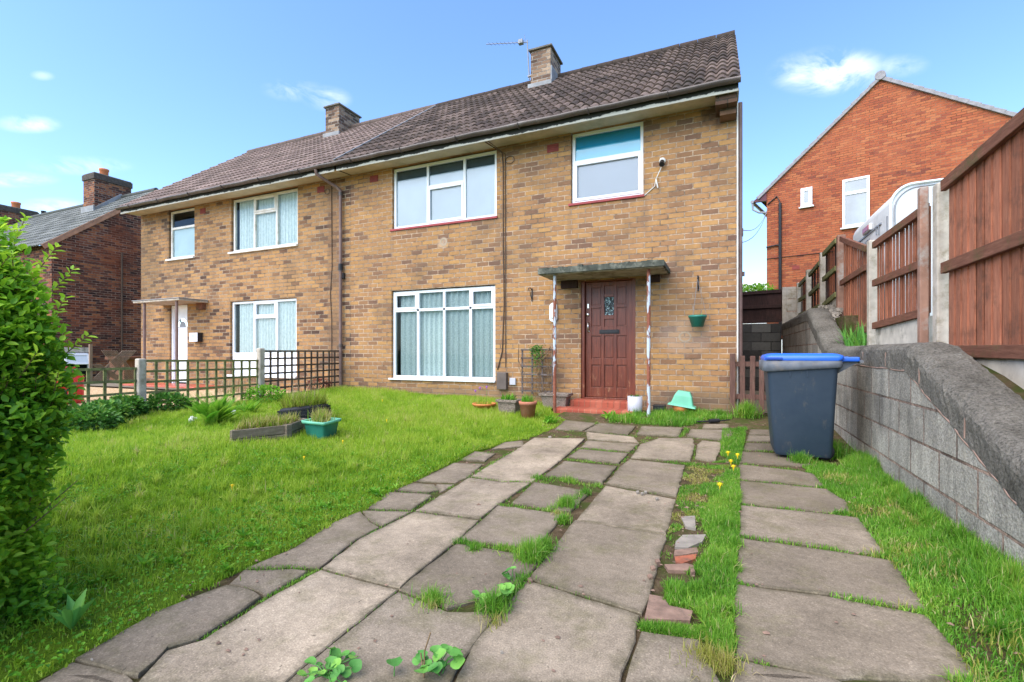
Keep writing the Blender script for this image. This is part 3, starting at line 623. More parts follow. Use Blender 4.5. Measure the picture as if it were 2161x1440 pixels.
# ---- right-hand house (the subject)
hA = thing('semi_detached_house', 'right half of the tan brick pair, with red-brown front door and dark tiled roof', 'house', (-3.9, 0, 0))
DO = (-2.50, -1.55, .19, 2.34)
opsA = [(-2.68, -1.42, 3.70, WT), (-6.60, -4.15, 3.65, WT), (-6.62, -4.18, .52, 2.38), (*DO, .16)]
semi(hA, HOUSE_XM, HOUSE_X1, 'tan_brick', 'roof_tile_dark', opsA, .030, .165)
brickmat('corbel_brick', 9, [(0., (.05, .035, .03)), (.5, (.13, .075, .05)), (1., (.22, .12, .07))], (.10, .08, .06))
MB().box(-.30, .0, -.40, -.002, 4.80, 4.97).box(-.24, .0, -.25, -.002, 4.70, 4.798).build('corbel', 'corbel_brick', hA, bevel=.006)
# upper right window with blue blind
fw = .055
W1 = window(hA, -2.67, -1.42, 3.73, 4.98, .05, [(-2.615, -1.475, 4.44, 4.50)], [(-2.615, -1.475, 4.50, 4.925), (-2.615, -1.475, 3.785, 4.44, 1)], sill=None, gmat='glass_soft')
MB().box(-2.72, -1.40, -.03, .05, 3.685, 3.727).build('sill', 'red_sill', W1, bevel=.004)
MB().box(-2.62, -1.47, .095, .1, 4.47, 4.72).build('blind', 'blind_pale', W1); MB().box(-2.62, -1.47, .1, .105, 4.70, 4.93).build('blind', 'blind_blue', W1)
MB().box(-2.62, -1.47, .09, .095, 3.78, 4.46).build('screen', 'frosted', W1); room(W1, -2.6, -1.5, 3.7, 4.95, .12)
# upper middle window
W2 = window(hA, -6.59, -4.16, 3.68, 4.96, .05, [(-5.77, -5.72, 3.73, 4.905), (-4.91, -4.855, 3.73, 4.905), (-5.72, -4.91, 4.44, 4.50)],
       [(-6.535, -5.77, 3.735, 4.905), (-5.72, -4.91, 4.50, 4.905), (-5.72, -4.91, 3.735, 4.44, 1), (-4.855, -4.215, 3.735, 4.905)], gmat='glass_soft')
MB().box(-6.64, -4.13, -.03, .05, 3.635, 3.677).build('sill', 'red_sill', W2, bevel=.004)
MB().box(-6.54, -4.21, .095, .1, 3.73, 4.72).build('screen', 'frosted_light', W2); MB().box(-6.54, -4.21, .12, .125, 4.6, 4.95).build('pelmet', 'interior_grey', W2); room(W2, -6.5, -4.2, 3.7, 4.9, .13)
# ground floor window
W3 = window(hA, -6.61, -4.19, .54, 2.36, .05, [(-6.01, -5.955, .595, 2.305), (-5.38, -5.325, .595, 2.305), (-4.775, -4.72, .595, 2.305), (-6.555, -4.245, 1.93, 1.985)],
       [(-6.555, -6.01, .595, 1.93), (-5.955, -5.38, .595, 1.93), (-5.325, -4.775, .595, 1.93), (-4.72, -4.245, .595, 1.93),
        (-6.555, -6.01, 1.985, 2.305, 1), (-5.955, -5.38, 1.985, 2.305), (-5.325, -4.775, 1.985, 2.305), (-4.72, -4.245, 1.985, 2.305, 1)], sill=('upvc', .10, .035, .06))
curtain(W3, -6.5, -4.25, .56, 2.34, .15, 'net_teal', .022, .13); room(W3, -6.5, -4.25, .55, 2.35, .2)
# lintel lines of darker soldier mortar above openings
# door and step
D = MB(); dx0, dx1, dz0, dz1 = -2.44, -1.61, .29, 2.34; dy = .10
fr = MB().box(DO[0], dx0, .03, .15, DO[2], DO[3]).box(dx1, DO[1], .03, .15, DO[2], DO[3]).box(dx0, dx1, .03, .15, 2.32, DO[3]-.0005).box(dx0, dx1, .02, .15, DO[2], dz0).build('door_frame', 'mahogany', hA, bevel=.006)
D.box(dx0+.004, dx1-.004, dy+.022, dy+.045, dz0+.004, 2.316)
cs = [(-2.335, -2.155), (-2.105, -1.935), (-1.885, -1.71)]
rows = [(.46, .86), (.97, 1.37)]
# stiles and rails
xs_ = [dx0+.004, -2.335, -2.155, -2.105, -1.935, -1.885, -1.71, dx1-.004]
for a, b in ((0, 1), (2, 3), (4, 5), (6, 7)): D.box(xs_[a], xs_[b], dy, dy+.021, dz0+.004, 2.316)
zr = [dz0+.004, .46, .86, .97, 1.37, 1.53]
for a, b in ((0, 1), (2, 3), (4, 5)):
    for i in (1, 3, 5): D.box(xs_[i], xs_[i+1], dy+.0005, dy+.021, zr[a], zr[b])
for i in (1, 5):
    D.box(xs_[i], xs_[i+1], dy+.0005, dy+.021, 1.86, 1.91); D.box(xs_[i], xs_[i+1], dy+.0005, dy+.021, 2.22, 2.316)
D.box(xs_[3], xs_[4], dy+.0005, dy+.021, 1.66, 1.73); D.box(xs_[3], xs_[4], dy+.0005, dy+.021, 2.05, 2.10); D.box(xs_[3], xs_[4], dy+.0005, dy+.021, 2.25, 2.316)
for (a, b) in cs:
    for (c, e) in rows: D.box(a+.02, b-.02, dy+.012, dy+.023, c+.02, e-.02)
for (a, b) in (cs[0], cs[2]): D.box(a+.02, b-.02, dy+.012, dy+.023, 1.55, 1.84); D.box(a+.02, b-.02, dy+.012, dy+.023, 1.93, 2.2)
door = D.build('front_door', 'mahogany', hA, bevel=.004)
MB().quad((-2.10, dy+.018, 1.735), (-1.94, dy+.018, 1.735), (-1.94, dy+.018, 2.045), (-2.10, dy+.018, 2.045)).build('glazed_slit', 'door_glass', door)
MB().box(-2.19, -1.84, dy-.012, dy-.001, 1.405, 1.475).box(-2.17, -1.86, dy-.02, dy-.012, 1.42, 1.46).build('letterbox', 'black_metal', door, bevel=.003)
MB().tube([(-2.385, dy-.002, 1.45), (-2.385, dy-.04, 1.46), (-2.385, dy-.04, 1.60), (-2.385, dy-.002, 1.61)], .010, 8).lathe([(0, 0), (.022, 0), (.022, .01), (0, .01)], (0, 0, 0), 12, M=Matrix.Translation((-2.385, dy-.001, 1.45)) @ Matrix.Rotation(R(90), 4, 'X')).build('door_handle', 'chrome', door)
MB().box(-2.405, -2.375, dy-.014, dy-.001, 1.86, 1.94).build('lock_plate', 'chrome', door, bevel=.003)
MB().lathe([(0, 0), (.03, 0), (.03, .012), (.018, .02), (0, .02)], (0, 0, 0), 14, M=Matrix.Translation((-2.40, dy-.001, 1.75)) @ Matrix.Rotation(R(90), 4, 'X')).build('lock', 'chrome', door)
st = MB().box(-2.62, -1.50, -.28, .02, .05, .265).build('doorstep', 'quarry_grid', hA, bevel=.03)
lo = MB().box(-2.80, -1.46, -.66, -.281, -.05, .155).build('lower_step', 'quarry_grid', hA, bevel=.03)
# canopy
cp = MB(); 
cp.box(-2.98, -1.02, -.76, -.002, 2.36, 2.44); can = cp.build('porch_canopy', 'canopy_under', hA, bevel=.008)
mb = MB(); n = 24
for i in range(n):
    x = -3.0+i*2.0/n; mb.box(x, x+2.0/n-.0006, -.79+rl.gauss(0, .006), -.004, 2.4405, 2.462+abs(rl.gauss(0, .010)))
mb.box(-3.01, -.99, -.80, -.762, 2.372, 2.445).box(-3.012, -2.982, -.76, -.004, 2.372, 2.4395).box(-1.018, -.988, -.76, -.004, 2.372, 2.4395); mb.build('canopy_roofing', 'canopy_top', can, bevel=.004)
for px_ in (-2.76, -1.24):
    MB().tube([(px_, -.66, .06), (px_, -.66, 1.2), (px_, -.66, 2.355)], .028, 12).build('canopy_post', 'rusty_post', can)
MB().box(-2.85, -2.55, -.06, -.002, 2.22, 2.355).build('canopy_bracket', 'dark_fence_wood', can); MB().box(-1.36, -1.15, -.06, -.002, 2.24, 2.355).build('canopy_bracket', 'dark_fence_wood', can)
# bulkhead lamp
M90 = Matrix.Rotation(R(90), 4, 'X')
bl = MB(); pr = []
for k in range(24):
    a = 2*math.pi*k/24; pr.append((.075*math.cos(a), 0, (.10 if math.sin(a) > 0 else -.10)+.075*math.sin(a)))
bl.prism([(p[0]-3.0, 0, p[2]+1.80) for p in pr], (0, -.05, 0), (0, -.002, 0)); bo = bl.build('bulkhead_lamp', 'upvc', hA, bevel=.012)
MB().prism([(p[0]*.72-3.0, 0, p[2]*.62+1.80) for p in pr], (0, -.085, 0), (0, -.052, 0)).build('diffuser', 'lantern_glass', bo, bevel=.012)
# security light and cable
p0 = onY(1398, 343, 0); p1 = onY(1383, 392, 0)
sc_ = MB().lathe([(0, 0), (.055, 0), (.05, .03), (.0, .04)], (0, 0, 0), 16, M=Matrix.Translation((p0[0], -.001, p0[2]+.02)) @ M90).build('security_light', 'upvc_old', hA)
MB().tube([(p0[0], -.04, p0[2]), (p0[0], -.10, p0[2]-.07)], [.035, .042], 12).build('lamp_head', 'black_plastic', sc_)
MB().tube([(p0[0]-.01, -.06, p0[2]-.1), (p0[0]-.1, -.03, p0[2]-.27), (p0[0]-.12, -.012, p0[2]-.38), (p0[0]-.3, -.01, p0[2]-.52)], .007, 6).tube([(p0[0]-.1, -.03, p0[2]-.27), (p0[0]-.07, -.03, p0[2]-.42)], .012, 6).build('lamp_cable', 'upvc_old', sc_)
# air bricks
for (x, z) in ((-3.02, 4.78), (-7.08, 4.82)):
    ab = MB().box(x-.11, x+.11, -.006, .01, z-.07, z+.07)
    for k in range(4): ab.box(x-.10, x+.10, -.014, -.0065, z-.062+k*.034, z-.045+k*.034)
    ab.build('air_brick', 'air_brick', hA)
# sunken wall scar
s_ = MB(); 
for k in range(16):
    a = 2*math.pi*k/16; b_ = 2*math.pi*(k+1)/16; f1 = lambda a, r: (-.76+r*1.15*math.cos(a), -.004, 1.33+r*math.sin(a))
    s_.quad(f1(a, .062), f1(b_, .062), f1(b_, .088), f1(a, .088))
s_.build('wall_scar', 'mortar_scar', hA)
s_ = MB()
for k in range(16):
    a = 2*math.pi*k/16; b_ = 2*math.pi*(k+1)/16; f1 = lambda a, r: (-5.33+r*math.cos(a), -.004, 3.30+r*math.sin(a))
    s_.quad(f1(a, .05), f1(b_, .05), f1(b_, .085), f1(a, .085))
s_.build('wall_scar', 'mortar_scar', hA)
# cables down the wall near the window
xs2 = onY(1062, 400, -.01)[0]
MB().tube([(xs2-.25, -.42, 4.99), (xs2-.02, -.02, 4.86), (xs2, -.014, 4.6), (xs2, -.014, 3.1), (xs2+.02, -.014, 2.0), (xs2-.02, -.014, 1.1), (xs2-.12, -.014, .75)], .011, 6).tube([(xs2-.18, -.42, 4.99), (xs2+.045, -.02, 4.82), (xs2+.05, -.014, 3.0), (xs2+.05, -.014, .8)], .008, 6).build('cable', 'cable', hA)
lp = [(xs2+.14+.09*math.cos(a), -.014, 4.70+.07*math.sin(a)) for a in np.linspace(0, 2*math.pi, 16)]
MB().tube(lp, .005, 5).build('cable_loop', 'black_plastic', hA)
MB().box(xs2-.10, xs2+.10, -.10, -.002, .38, .70).build('pipe_cover', 'cover_brown', hA, bevel=.01)
MB().box(-3.86, -3.74, -.05, -.002, .47, .60).build('junction_box', 'grey_ceramic', hA, bevel=.006)
# hook brackets for baskets
def hook(x, z, parent):
    MB().box(x-.012, x+.012, -.012, -.002, z-.14, z+.1).tube([(x, -.01, z+.07), (x, -.1, z+.1), (x, -.19, z+.07), (x, -.2, z+.03)], .008, 6).tube([(x, -.01, z-.1), (x, -.08, z-.04), (x, -.12, z+.07)], .007, 6).build('hanging_bracket', 'black_metal', parent)
hook(onY(1123, 612, 0)[0], 2.16, hA); hook(-.56, 2.2, hA)
# corner pipe and strip on the gable side
MB().tube([(.052, .10, .1), (.052, .10, 5.0)], .034, 10).build('corner_pipe', 'downpipe_paint', hA)
MB().box(.001, .022, .004, .05, .1, 5.02).build('corner_strip', 'upvc_old', hA)
MB().box(.002, .10, .2, .35, 2.95, 3.05).build('overflow', 'downpipe_paint', hA); MB().box(.002, .12, .2, .3, 2.3, 2.36).build('overflow', 'downpipe_paint', hA)
# downpipe at the party wall
dxp = -7.95
MB().tube([(-8.22, -.52, 5.02), (-8.22, -.50, 4.93), (-8.16, -.38, 4.86), (-8.02, -.14, 4.74), (dxp, -.075, 4.66), (dxp, -.07, 4.5), (dxp, -.07, .2)], .036, 10).build('downpipe', 'downpipe_paint', hA)
for z in (4.55, 2.88, 1.2): MB().tube([(dxp, -.07, z), (dxp, -.07, z+.07)], .046, 10).build('pipe_collar', 'gutter', hA)
if True: MB().tube([(dxp, -.07, 2.9), (dxp, -.07, 3.04)], .05, 10).box(dxp-.02, dxp+.07, -.06, -.004, 2.72, 2.84).build('pipe_joint', 'black_plastic', hA)
# chimney and aerial
def ysolve(pxc, pyc, X):   # where a vertical line at X meets the roof as seen at that pixel
    return onX(pxc, pyc, X)
chA = chimney(hA, -4.62, -4.10, 2.95, 3.75, 7.6, 8.62, .05)
MB().box(-4.68, -4.05, 2.88, 2.945, roofz(2.9)-.02, roofz(2.9)+.09).box(-4.098, -4.06, 2.94, 3.8, 7.7, 8.16).build('flashing', 'lead', chA, bevel=.01)
ax_, ay_ = -4.80, 3.15
a_ = MB().tube([(ax_+.06, ay_, 8.05), (ax_, ay_, 9.08)], .016, 6).tube([(ax_+.03, ay_, 9.02), (ax_-1.05, ay_-.25, 9.10)], .010, 5)
for k in range(9): 
    f_ = .15+k*.10; x = ax_-f_; a_.tube([(x, ay_-.25*f_/1.05-.11, 9.02+.08*f_-.02), (x, ay_-.25*f_/1.05+.11, 9.02+.08*f_+.02)], .005, 4)
a_.box(ax_-.22, ax_-.10, ay_-.09, ay_+.02, 9.00, 9.10).box(ax_+.02, ax_+.20, ay_-.03, ay_+.03, 8.12, 8.16); a_.tube([(ax_-.06, ay_, 9.0), (ax_-.06, ay_-.03, 9.22)], .006, 4)
a_.build('aerial', 'trim_grey', hA)

# ---- left-hand house
hB = thing('semi_detached_house', 'left half of the tan brick pair, with white front door and net curtains', 'house', (-11.6, 0, 0))
opsB = [(-11.62, -9.32, 3.60, WT), (-14.16, -13.06, 3.62, WT), (-11.66, -9.36, .50, 2.37), (-14.12, -13.36, .22, 2.37, .16)]
semi(hB, HOUSE_X0, HOUSE_XM-.004, 'tan_brick_old', 'roof_tile_brown', opsB, .018, .15)
WB1 = window(hB, -11.60, -9.34, 3.62, 4.95, .05, [(-10.87, -10.815, 3.675, 4.895), (-10.10, -10.045, 3.675, 4.895), (-10.815, -10.10, 4.50, 4.555)],
   [(-11.545, -10.87, 3.675, 4.895), (-10.815, -10.10, 3.675, 4.50), (-10.815, -10.10, 4.555, 4.895, 1), (-10.045, -9.395, 3.675, 4.895)], frame='upvc_old', sill=('upvc_old', .10, .05, .09))
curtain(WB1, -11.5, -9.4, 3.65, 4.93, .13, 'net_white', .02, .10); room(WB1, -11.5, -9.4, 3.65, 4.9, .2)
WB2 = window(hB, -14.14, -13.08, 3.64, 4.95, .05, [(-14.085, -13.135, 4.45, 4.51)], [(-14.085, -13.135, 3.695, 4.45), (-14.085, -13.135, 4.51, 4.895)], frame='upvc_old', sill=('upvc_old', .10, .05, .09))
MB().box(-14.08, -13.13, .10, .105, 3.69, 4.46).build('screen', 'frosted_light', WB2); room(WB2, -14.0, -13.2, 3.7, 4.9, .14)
WB3 = window(hB, -11.64, -9.38, .52, 2.36, .05, [(-10.87, -10.815, 1.075, 2.305), (-10.10, -10.045, 1.075, 2.305), (-10.815, -10.10, 1.92, 1.975), (-11.585, -9.435, 1.02, 1.075)],
   [(-11.585, -10.87, 1.075, 2.305), (-10.815, -10.10, 1.075, 1.92), (-10.815, -10.10, 1.975, 2.305, 1), (-10.045, -9.435, 1.075, 2.305)], sill=('upvc', .10, .05, .09))
MB().box(-11.585, -9.435, .065, .09, .575, 1.02).build('lower_panel', 'pvc_white', WB3)
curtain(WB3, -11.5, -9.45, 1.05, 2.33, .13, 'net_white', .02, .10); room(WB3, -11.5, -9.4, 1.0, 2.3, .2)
dB = MB().box(-14.06, -13.38, .11, .15, .27, 2.3).build('front_door', 'pvc_white', hB)
MB().box(-14.12, -14.06, .05, .155, .22, 2.37).box(-13.38, -13.36, .05, .155, .22, 2.37).box(-14.06, -13.38, .05, .155, 2.3, 2.3695).build('door_frame', 'pvc_white', hB, bevel=.005)
dp = MB()
for (a, b, c, e) in ((-13.98, -13.76, 1.0, 1.6), (-13.70, -13.46, 1.0, 1.6), (-13.98, -13.76, .4, .9), (-13.70, -13.46, .4, .9)): dp.box(a, b, .102, .109, c, e)
dp.build('door_panel', 'pvc_white', dB, bevel=.004)
fan = MB()
for k in range(8):
    a0 = math.pi*k/8; a1 = math.pi*(k+1)/8; q = lambda a, r: (-13.72+r*math.cos(a), .106, 1.78+r*math.sin(a)*1.1)
    fan.quad(q(a0, .14), q(a1, .14), q(a1, .22), q(a0, .22))
fan.build('fanlight', 'glass', dB); MB().add([(-13.72+.235*math.cos(math.pi*k/8), .1075, 1.77+.26*math.sin(math.pi*k/8)) for k in range(9)], [tuple(range(9))]).build('fan_surround', 'trim_grey', dB)
cB = MB().box(-14.42, -12.50, -.74, -.002, 2.375, 2.425).build('porch_canopy', 'post_concrete', hB, bevel=.01)
MB().box(-14.44, -12.48, -.76, -.01, 2.426, 2.445).build('canopy_roofing', 'lead', cB, bevel=.006)
for px_ in (1,):
    pass
for (x) in (onY(305, 640, -.66)[0], onY(373, 640, -.66)[0]):
    MB().tube([(x, -.66, .15), (x, -.66, 2.37)], .032, 10).build('canopy_post', 'downpipe_paint', cB)
MB().box(-12.85, -12.6, -.1, -.002, 2.2, 2.37).build('canopy_bracket', 'fence_rail', cB)
mbx = MB().box(-13.05, -12.72, -.14, -.002, 1.36, 1.60).build('mailbox', 'black_plastic', hB, bevel=.008)
MB().box(-13.05, -12.72, -.148, -.141, 1.365, 1.595).build('mailbox_front', 'pvc_white', mbx)
dm = MB()
for (a, b) in (((0, .055), (.022, .02)), ((.022, .02), (0, -.015)), ((0, -.015), (-.022, .02)), ((-.022, .02), (0, .055)), ((0, -.015), (0, -.07)), ((0, -.045), (.02, -.025)), ((0, -.045), (-.02, -.025))):
    dm.beam((-12.89+a[0], -.151, 1.49+a[1]), (-12.89+b[0], -.151, 1.49+b[1]), .003, .007)
dm.build('mailbox_emblem', 'letter_green', mbx)
for (x, z) in ((-12.72, 4.80), (-8.60, 4.80)):
    ab = MB().box(x-.11, x+.11, -.006, .01, z-.07, z+.07)
    for k in range(4): ab.box(x-.10, x+.10, -.014, -.0065, z-.062+k*.034, z-.045+k*.034)
    ab.build('air_brick', 'air_brick', hB)
MB().tube([(-8.28, -.42, 4.97), (-8.27, -.012, 4.85), (-8.26, -.012, 3.0), (-8.31, -.012, 2.4), (-8.27, -.012, 1.8), (-8.27, -.012, .3)], .008, 6).tube([(-8.4+.07*math.cos(a), -.014, 4.72+.06*math.sin(a)) for a in np.linspace(0, 2*math.pi, 14)], .006, 5).build('cable', 'cable', hB)
MB().box(-15.0, -11.9, -.75, -.003, .10, .24).build('doorstep', 'quarry_tile', hB, bevel=.015)
# lead line where the two roofs meet
MB().beam((HOUSE_XM-.01, EAVE[0], EAVE[1]+.05), (HOUSE_XM-.01, RIDGE[0], RIDGE[1]+.05), .035, .03).build('party_seam', 'lead', hB)
chB = chimney(hB, -11.42, -10.88, 2.95, 3.85, 7.5, 8.60, .05, [(-11.15, 3.2, .13, .12, 'chimney_grey'), (-11.12, 3.62, .13, .10, 'chimney_grey')]) if simple('chimney_grey', (.26, .22, .19), .9, .2, 8, .4) else None
MB().box(-11.47, -10.83, 2.88, 2.945, roofz(2.9)-.02, roofz(2.9)+.10).build('flashing', 'lead', chB, bevel=.01)

# ---- far left dark brick house
hC = thing('brick_house', 'dark red brick house at far left with grey tiled roof and two chimneys', 'house', (-25, 3, 0))
CXp = -22.0
E0 = onX(90, 517, CXp); AP = onX(333, 402, CXp)
ey, ez, ry, rz = E0[1], E0[2], AP[1], AP[2]
D2 = 2*ry-ey
MB().add([(CXp, ey+.25, -.1), (CXp, D2-.25, -.1), (CXp, D2-.25, ez+.1), (CXp, ry, rz-.12), (CXp, ey+.25, ez+.1)], [(0, 1, 2, 3, 4)]).build('gable_wall', 'dark_brick_side', hC)
MB().quad((-33, ey+.25, -.1), (CXp, ey+.25, -.1), (CXp, ey+.25, ez+.1), (-33, ey+.25, ez+.1)).build('front_wall', 'dark_brick_front', hC)
tile_roof('roof', -33, CXp+.05, (ey, ez), (ry, rz), .17, .02, 13, 'roof_tile_grey', hC)
MB().quad((-33, ry, rz), (CXp+.05, ry, rz), (CXp+.05, D2, ez), (-33, D2, ez)).build('rear_roof', 'roof_tile_grey', hC)
simple('verge_board', (.38, .19, .11), .8, .2, 6, .3)
MB().beam((CXp+.03, ey, ez-.06), (CXp+.03, ry, rz-.06), .03, .17).beam((CXp+.03, ry, rz-.06), (CXp+.03, D2, ez-.06), .03, .17).build('verge_board', 'verge_board', hC)
rd = MB()
for i in range(26): rd.tube([(-33+i*.42, ry, rz+.03), (-33+i*.42+.41, ry, rz+.03)], .10, 8)
rd.build('ridge_tiles', 'roof_tile_grey', hC)
# big chimney near: traced on the ridge
def chim_at(h, pl, pc, pr, ptop, pbase, xplane, pots):
    a = onX(pc, ptop, xplane); b = onX(pr, ptop, xplane)
    return a, b
yc0 = ry-1.05
c_tl = onY(176, 372, yc0); c_tr = onY(199, 365, yc0)
zt = c_tr[2]
xr_ = c_tr[0]; xl_ = c_tl[0]
yb_ = onX(277, 388, xr_)[1]
cC = chimney(hC, xl_, xr_, yc0, yb_, rz-1.4, zt, pots=[((xl_+xr_)/2, yc0+.55, .16, .36, 'terra_pot')], mf='chim_dark', ms='chim_dark_side', band=True) if (
    brickmat('chim_dark', 9, DRK, (.34, .28, .22)) and simple('terra_pot', (.52, .17, .07), .8, .15, 7, .2)) else None
MB().box(xl_-.05, xr_+.06, yc0-.07, yc0-.005, rz-1.05, rz-.62).beam((xr_+.03, yc0, rz-.85), (xr_+.03, ry, rz+.07), .05, .25).build('flashing', 'lead', cC, bevel=.01)
q0 = onY(-30, 440, yc0); q1 = onY(-5, 432, yc0); yb2 = onX(80, 442, q1[0])[1]
chimney(hC, q0[0], q1[0], yc0, yb2, rz-1.4, q1[2], pots=[((q0[0]+q1[0])/2, yc0+.9, .17, .40, 'terra_pot'), ((q0[0]+q1[0])/2, yc0+2.0, .10, .25, 'black_plastic')], mf='chim_dark', ms='chim_dark_side', band=True)
pz = onX(257, 533, CXp+.05)
MB().tube([(CXp+.05, pz[1], .1), (CXp+.05, pz[1], pz[2])], .035, 8).build('wall_pipe', 'cable', hC)
wa = onX(128, 745, CXp+.03); wb = onX(189, 792, CXp+.03); y0_, y1_ = wa[1], wb[1]; z0_, z1_ = .25, wa[2]
f_ = MB().box(CXp-.02, CXp+.05, y0_, y0_+.07, z0_, z1_).box(CXp-.02, CXp+.05, y1_-.07, y1_, z0_, z1_).box(CXp-.02, CXp+.05, y0_, y1_, z1_-.07, z1_+.0).box(CXp-.02, CXp+.05, y0_, y1_, .66, .73).build('window', 'upvc', hC)
MB().box(CXp+.005, CXp+.02, y0_+.02, y1_-.02, z0_, z1_-.02).build('pane', 'dark_void', f_)
Mx = Matrix.Translation((CXp+.06, 0, z1_-.05)) @ Matrix.Rotation(R(-25), 4, 'Y')
MB().box(0, .04, y0_+.05, y1_-.05, -.42, -.36, Mx).box(0, .04, y0_+.05, y1_-.05, -.06, 0, Mx).box(0, .04, y0_+.05, y0_+.11, -.36, -.06, Mx).box(0, .04, y1_-.11, y1_-.05, -.36, -.06, Mx).build('sash', 'upvc', f_)
MB().box(.01, .02, y0_+.1, y1_-.1, -.36, -.06, Mx).build('sash_pane', 'frosted_light', f_)
MB().box(CXp-.0, CXp+.03, y0_-.08, y1_+.08, z1_+.02, z1_+.2).build('lintel', 'gravel_board', hC)

# ---- red brick house at the right
RP0 = (5.12, 9.97); RU = (.960, -.278); RP1 = (RP0[0]+RU[0], RP0[1]+RU[1])
RN = Vector((-.278, -.960, 0)); RUv = Vector((*RU, 0))
def onR(x, y): return Vector(onV(x, y, RP0, RP1))
hD = thing('brick_house', 'orange-red brick gabled house behind the fence at right with two small white windows', 'house', (5.2, 12, 1.9))
bl_ = onR(1618, 640); bl_.z = 1.6; el = onR(1618, 405); apx = onR(1858, 168); rr_ = onR(2155, 252); sl_ = (apx.z-rr_.z)/((rr_-apx).to_2d().length)
er = apx+RUv*((apx.z-el.z)/sl_); er.z = el.z; brr = er.copy(); brr.z = 1.6
def rwin(xa, ya, xb, yb): a = onR(xa, ya); b = onR(xb, yb); return a, b
gw = MB().add([bl_, brr, er, apx, el], [(0, 1, 2, 3, 4)])
back = -RN*7.5
gw.add([bl_, bl_+back, el+back, el], [(0, 1, 2, 3)]); gw.add([brr, brr+back, er+back, er], [(0, 1, 2, 3)]); gw.build('gable_wall', 'red_brick', hD)
def slope(a, b, n_, nm):
    # verge tiles along the gable edge + roof sheet behind
    mb = MB(); v = MB(); up = Vector((0, 0, 1)); d = (b-a); L_ = d.length; d.normalize(); sd = RN; nn = sd.cross(d); nn = nn if nn.z > 0 else -nn
    A = a-d*.35+nn*.06; B = b+nn*.06
    mb.add([A+RN*.04, B+RN*.04, B-RN*7.6, A-RN*7.6], [(0, 1, 2, 3)])
    mb.build('roof', 'roof_tile_brown', hD)
    for i in range(n_):
        p = A.lerp(B, i/n_); q = A.lerp(B, (i+1)/n_); c = (p+q)/2+nn*(.03-.0)+d*.01
        v.prism([p-nn*.075+RN*.05, q-nn*.075+RN*.05, q+nn*.02+RN*.05, p+nn*.045+RN*.05], RN*.03, -RN*.16)
    v.build('verge_tiles', 'verge_tile', hD, bevel=.006)
slope(el, apx, 15, 'l'); slope(er, apx, 17, 'r')
MB().tube([apx+RN*.1+Vector((0, 0, .10)), apx-RN*.5+Vector((0, 0, .10))], .14, 12).build('ridge_end', 'verge_tile', hD)
for (xa, ya, xb, yb, tr) in ((1778, 381, 1834, 476, True), (1690, 398, 1714, 434, False)):
    a = onR(xa, ya); b = onR(xb, ya); wdt = (b-a).length; zt_ = onR((xa+xb)/2, ya-5 if tr else ya-1).z; zb_ = onR((xa+xb)/2, yb+2).z
    def bx(mb, s0, s1, z0, z1, d0, d1):
        P = [a+RUv*s0, a+RUv*s1]; vs = [(p+RN*dd) for p in P for dd in (d0, d1)]
        v = [Vector((q.x, q.y, zz)) for q in vs for zz in (z0, z1)]; mb.add(v, [(0, 1, 3, 2), (4, 6, 7, 5), (0, 4, 5, 1), (2, 3, 7, 6), (0, 2, 6, 4), (1, 5, 7, 3)])
    k = .075 if tr else .11
    m_ = MB(); bx(m_, 0, k, zb_, zt_, .001, .05); bx(m_, wdt-k, wdt, zb_, zt_, .001, .05); bx(m_, k, wdt-k, zt_-k, zt_, .001, .05); bx(m_, k, wdt-k, zb_, zb_+k, .001, .05)
    if tr: bx(m_, k, wdt-k, zt_-.52, zt_-.42, .001, .055)
    f_ = m_.build('window', 'upvc', hD, bevel=.006)
    m_ = MB(); bx(m_, k-.005, wdt-k+.005, zb_+k-.005, zt_-k+.005, .012, .022); m_.build('pane', 'glass_back', f_) if 'glass_back' in MATS else (simple('glass_back', (.16, .20, .22), .06, .3, 1.5, 0, 1.0), m_.build('pane', 'glass_back', f_))
    m_ = MB(); bx(m_, -.05, wdt+.05, zb_-.05, zb_-.002, .001, .09); m_.build('sill', 'upvc', f_, bevel=.005)
# eaves, gutter, pipes
ev = MB(); e0 = el+RN*.02
ev.prism([el+Vector((0, 0, .05)), el+Vector((0, 0, -.32)), el-RUv*.40+Vector((0, 0, -.30)), el-RUv*.42+Vector((0, 0, -.25))], RN*.03, -RN*.1); ev.build('box_end', 'purple_board', hD)
gp_ = el-RUv*.47+Vector((0, 0, -.28)); gt = MB().tube([gp_+RN*.05, gp_-RN*7], .06, 8).tube([gp_, gp_+Vector((.02, 0, -.28)), gp_+RUv*.22+Vector((0, 0, -.42)), gp_+RUv*.45+Vector((0, 0, -.46))], .036, 8).build('gutter', 'trim_grey', hD)
pp = onR(1647, 430); MB().tube([pp+RN*.05, Vector((pp.x, pp.y, 1.7))+RN*.05], .05, 8).build('soil_pipe', 'black_plastic', hD)
p2 = onR(1640, 415); MB().tube([onR(1620, 432)+RN*.03, p2+RN*.03, onR(1646, 426)+RN*.03, onR(1648, 520)+RN*.06], .022, 6).tube([onR(1618, 523)+RN*.05, onR(1640, 518)+RN*.05, onR(1648, 520)+RN*.06], .03, 6).tube([onR(1618, 547)+RN*.02, onR(1760, 531)+RN*.02], .012, 5).build('cable', 'black_plastic', hD)
a = onR(1672, 570); m_ = MB(); m_.prism([a, a+RUv*.22, a+RUv*.22+Vector((0, 0, .14)), a+Vector((0, 0, .14))], RN*.001, RN*.012); m_.build('air_brick', 'air_brick', hD)
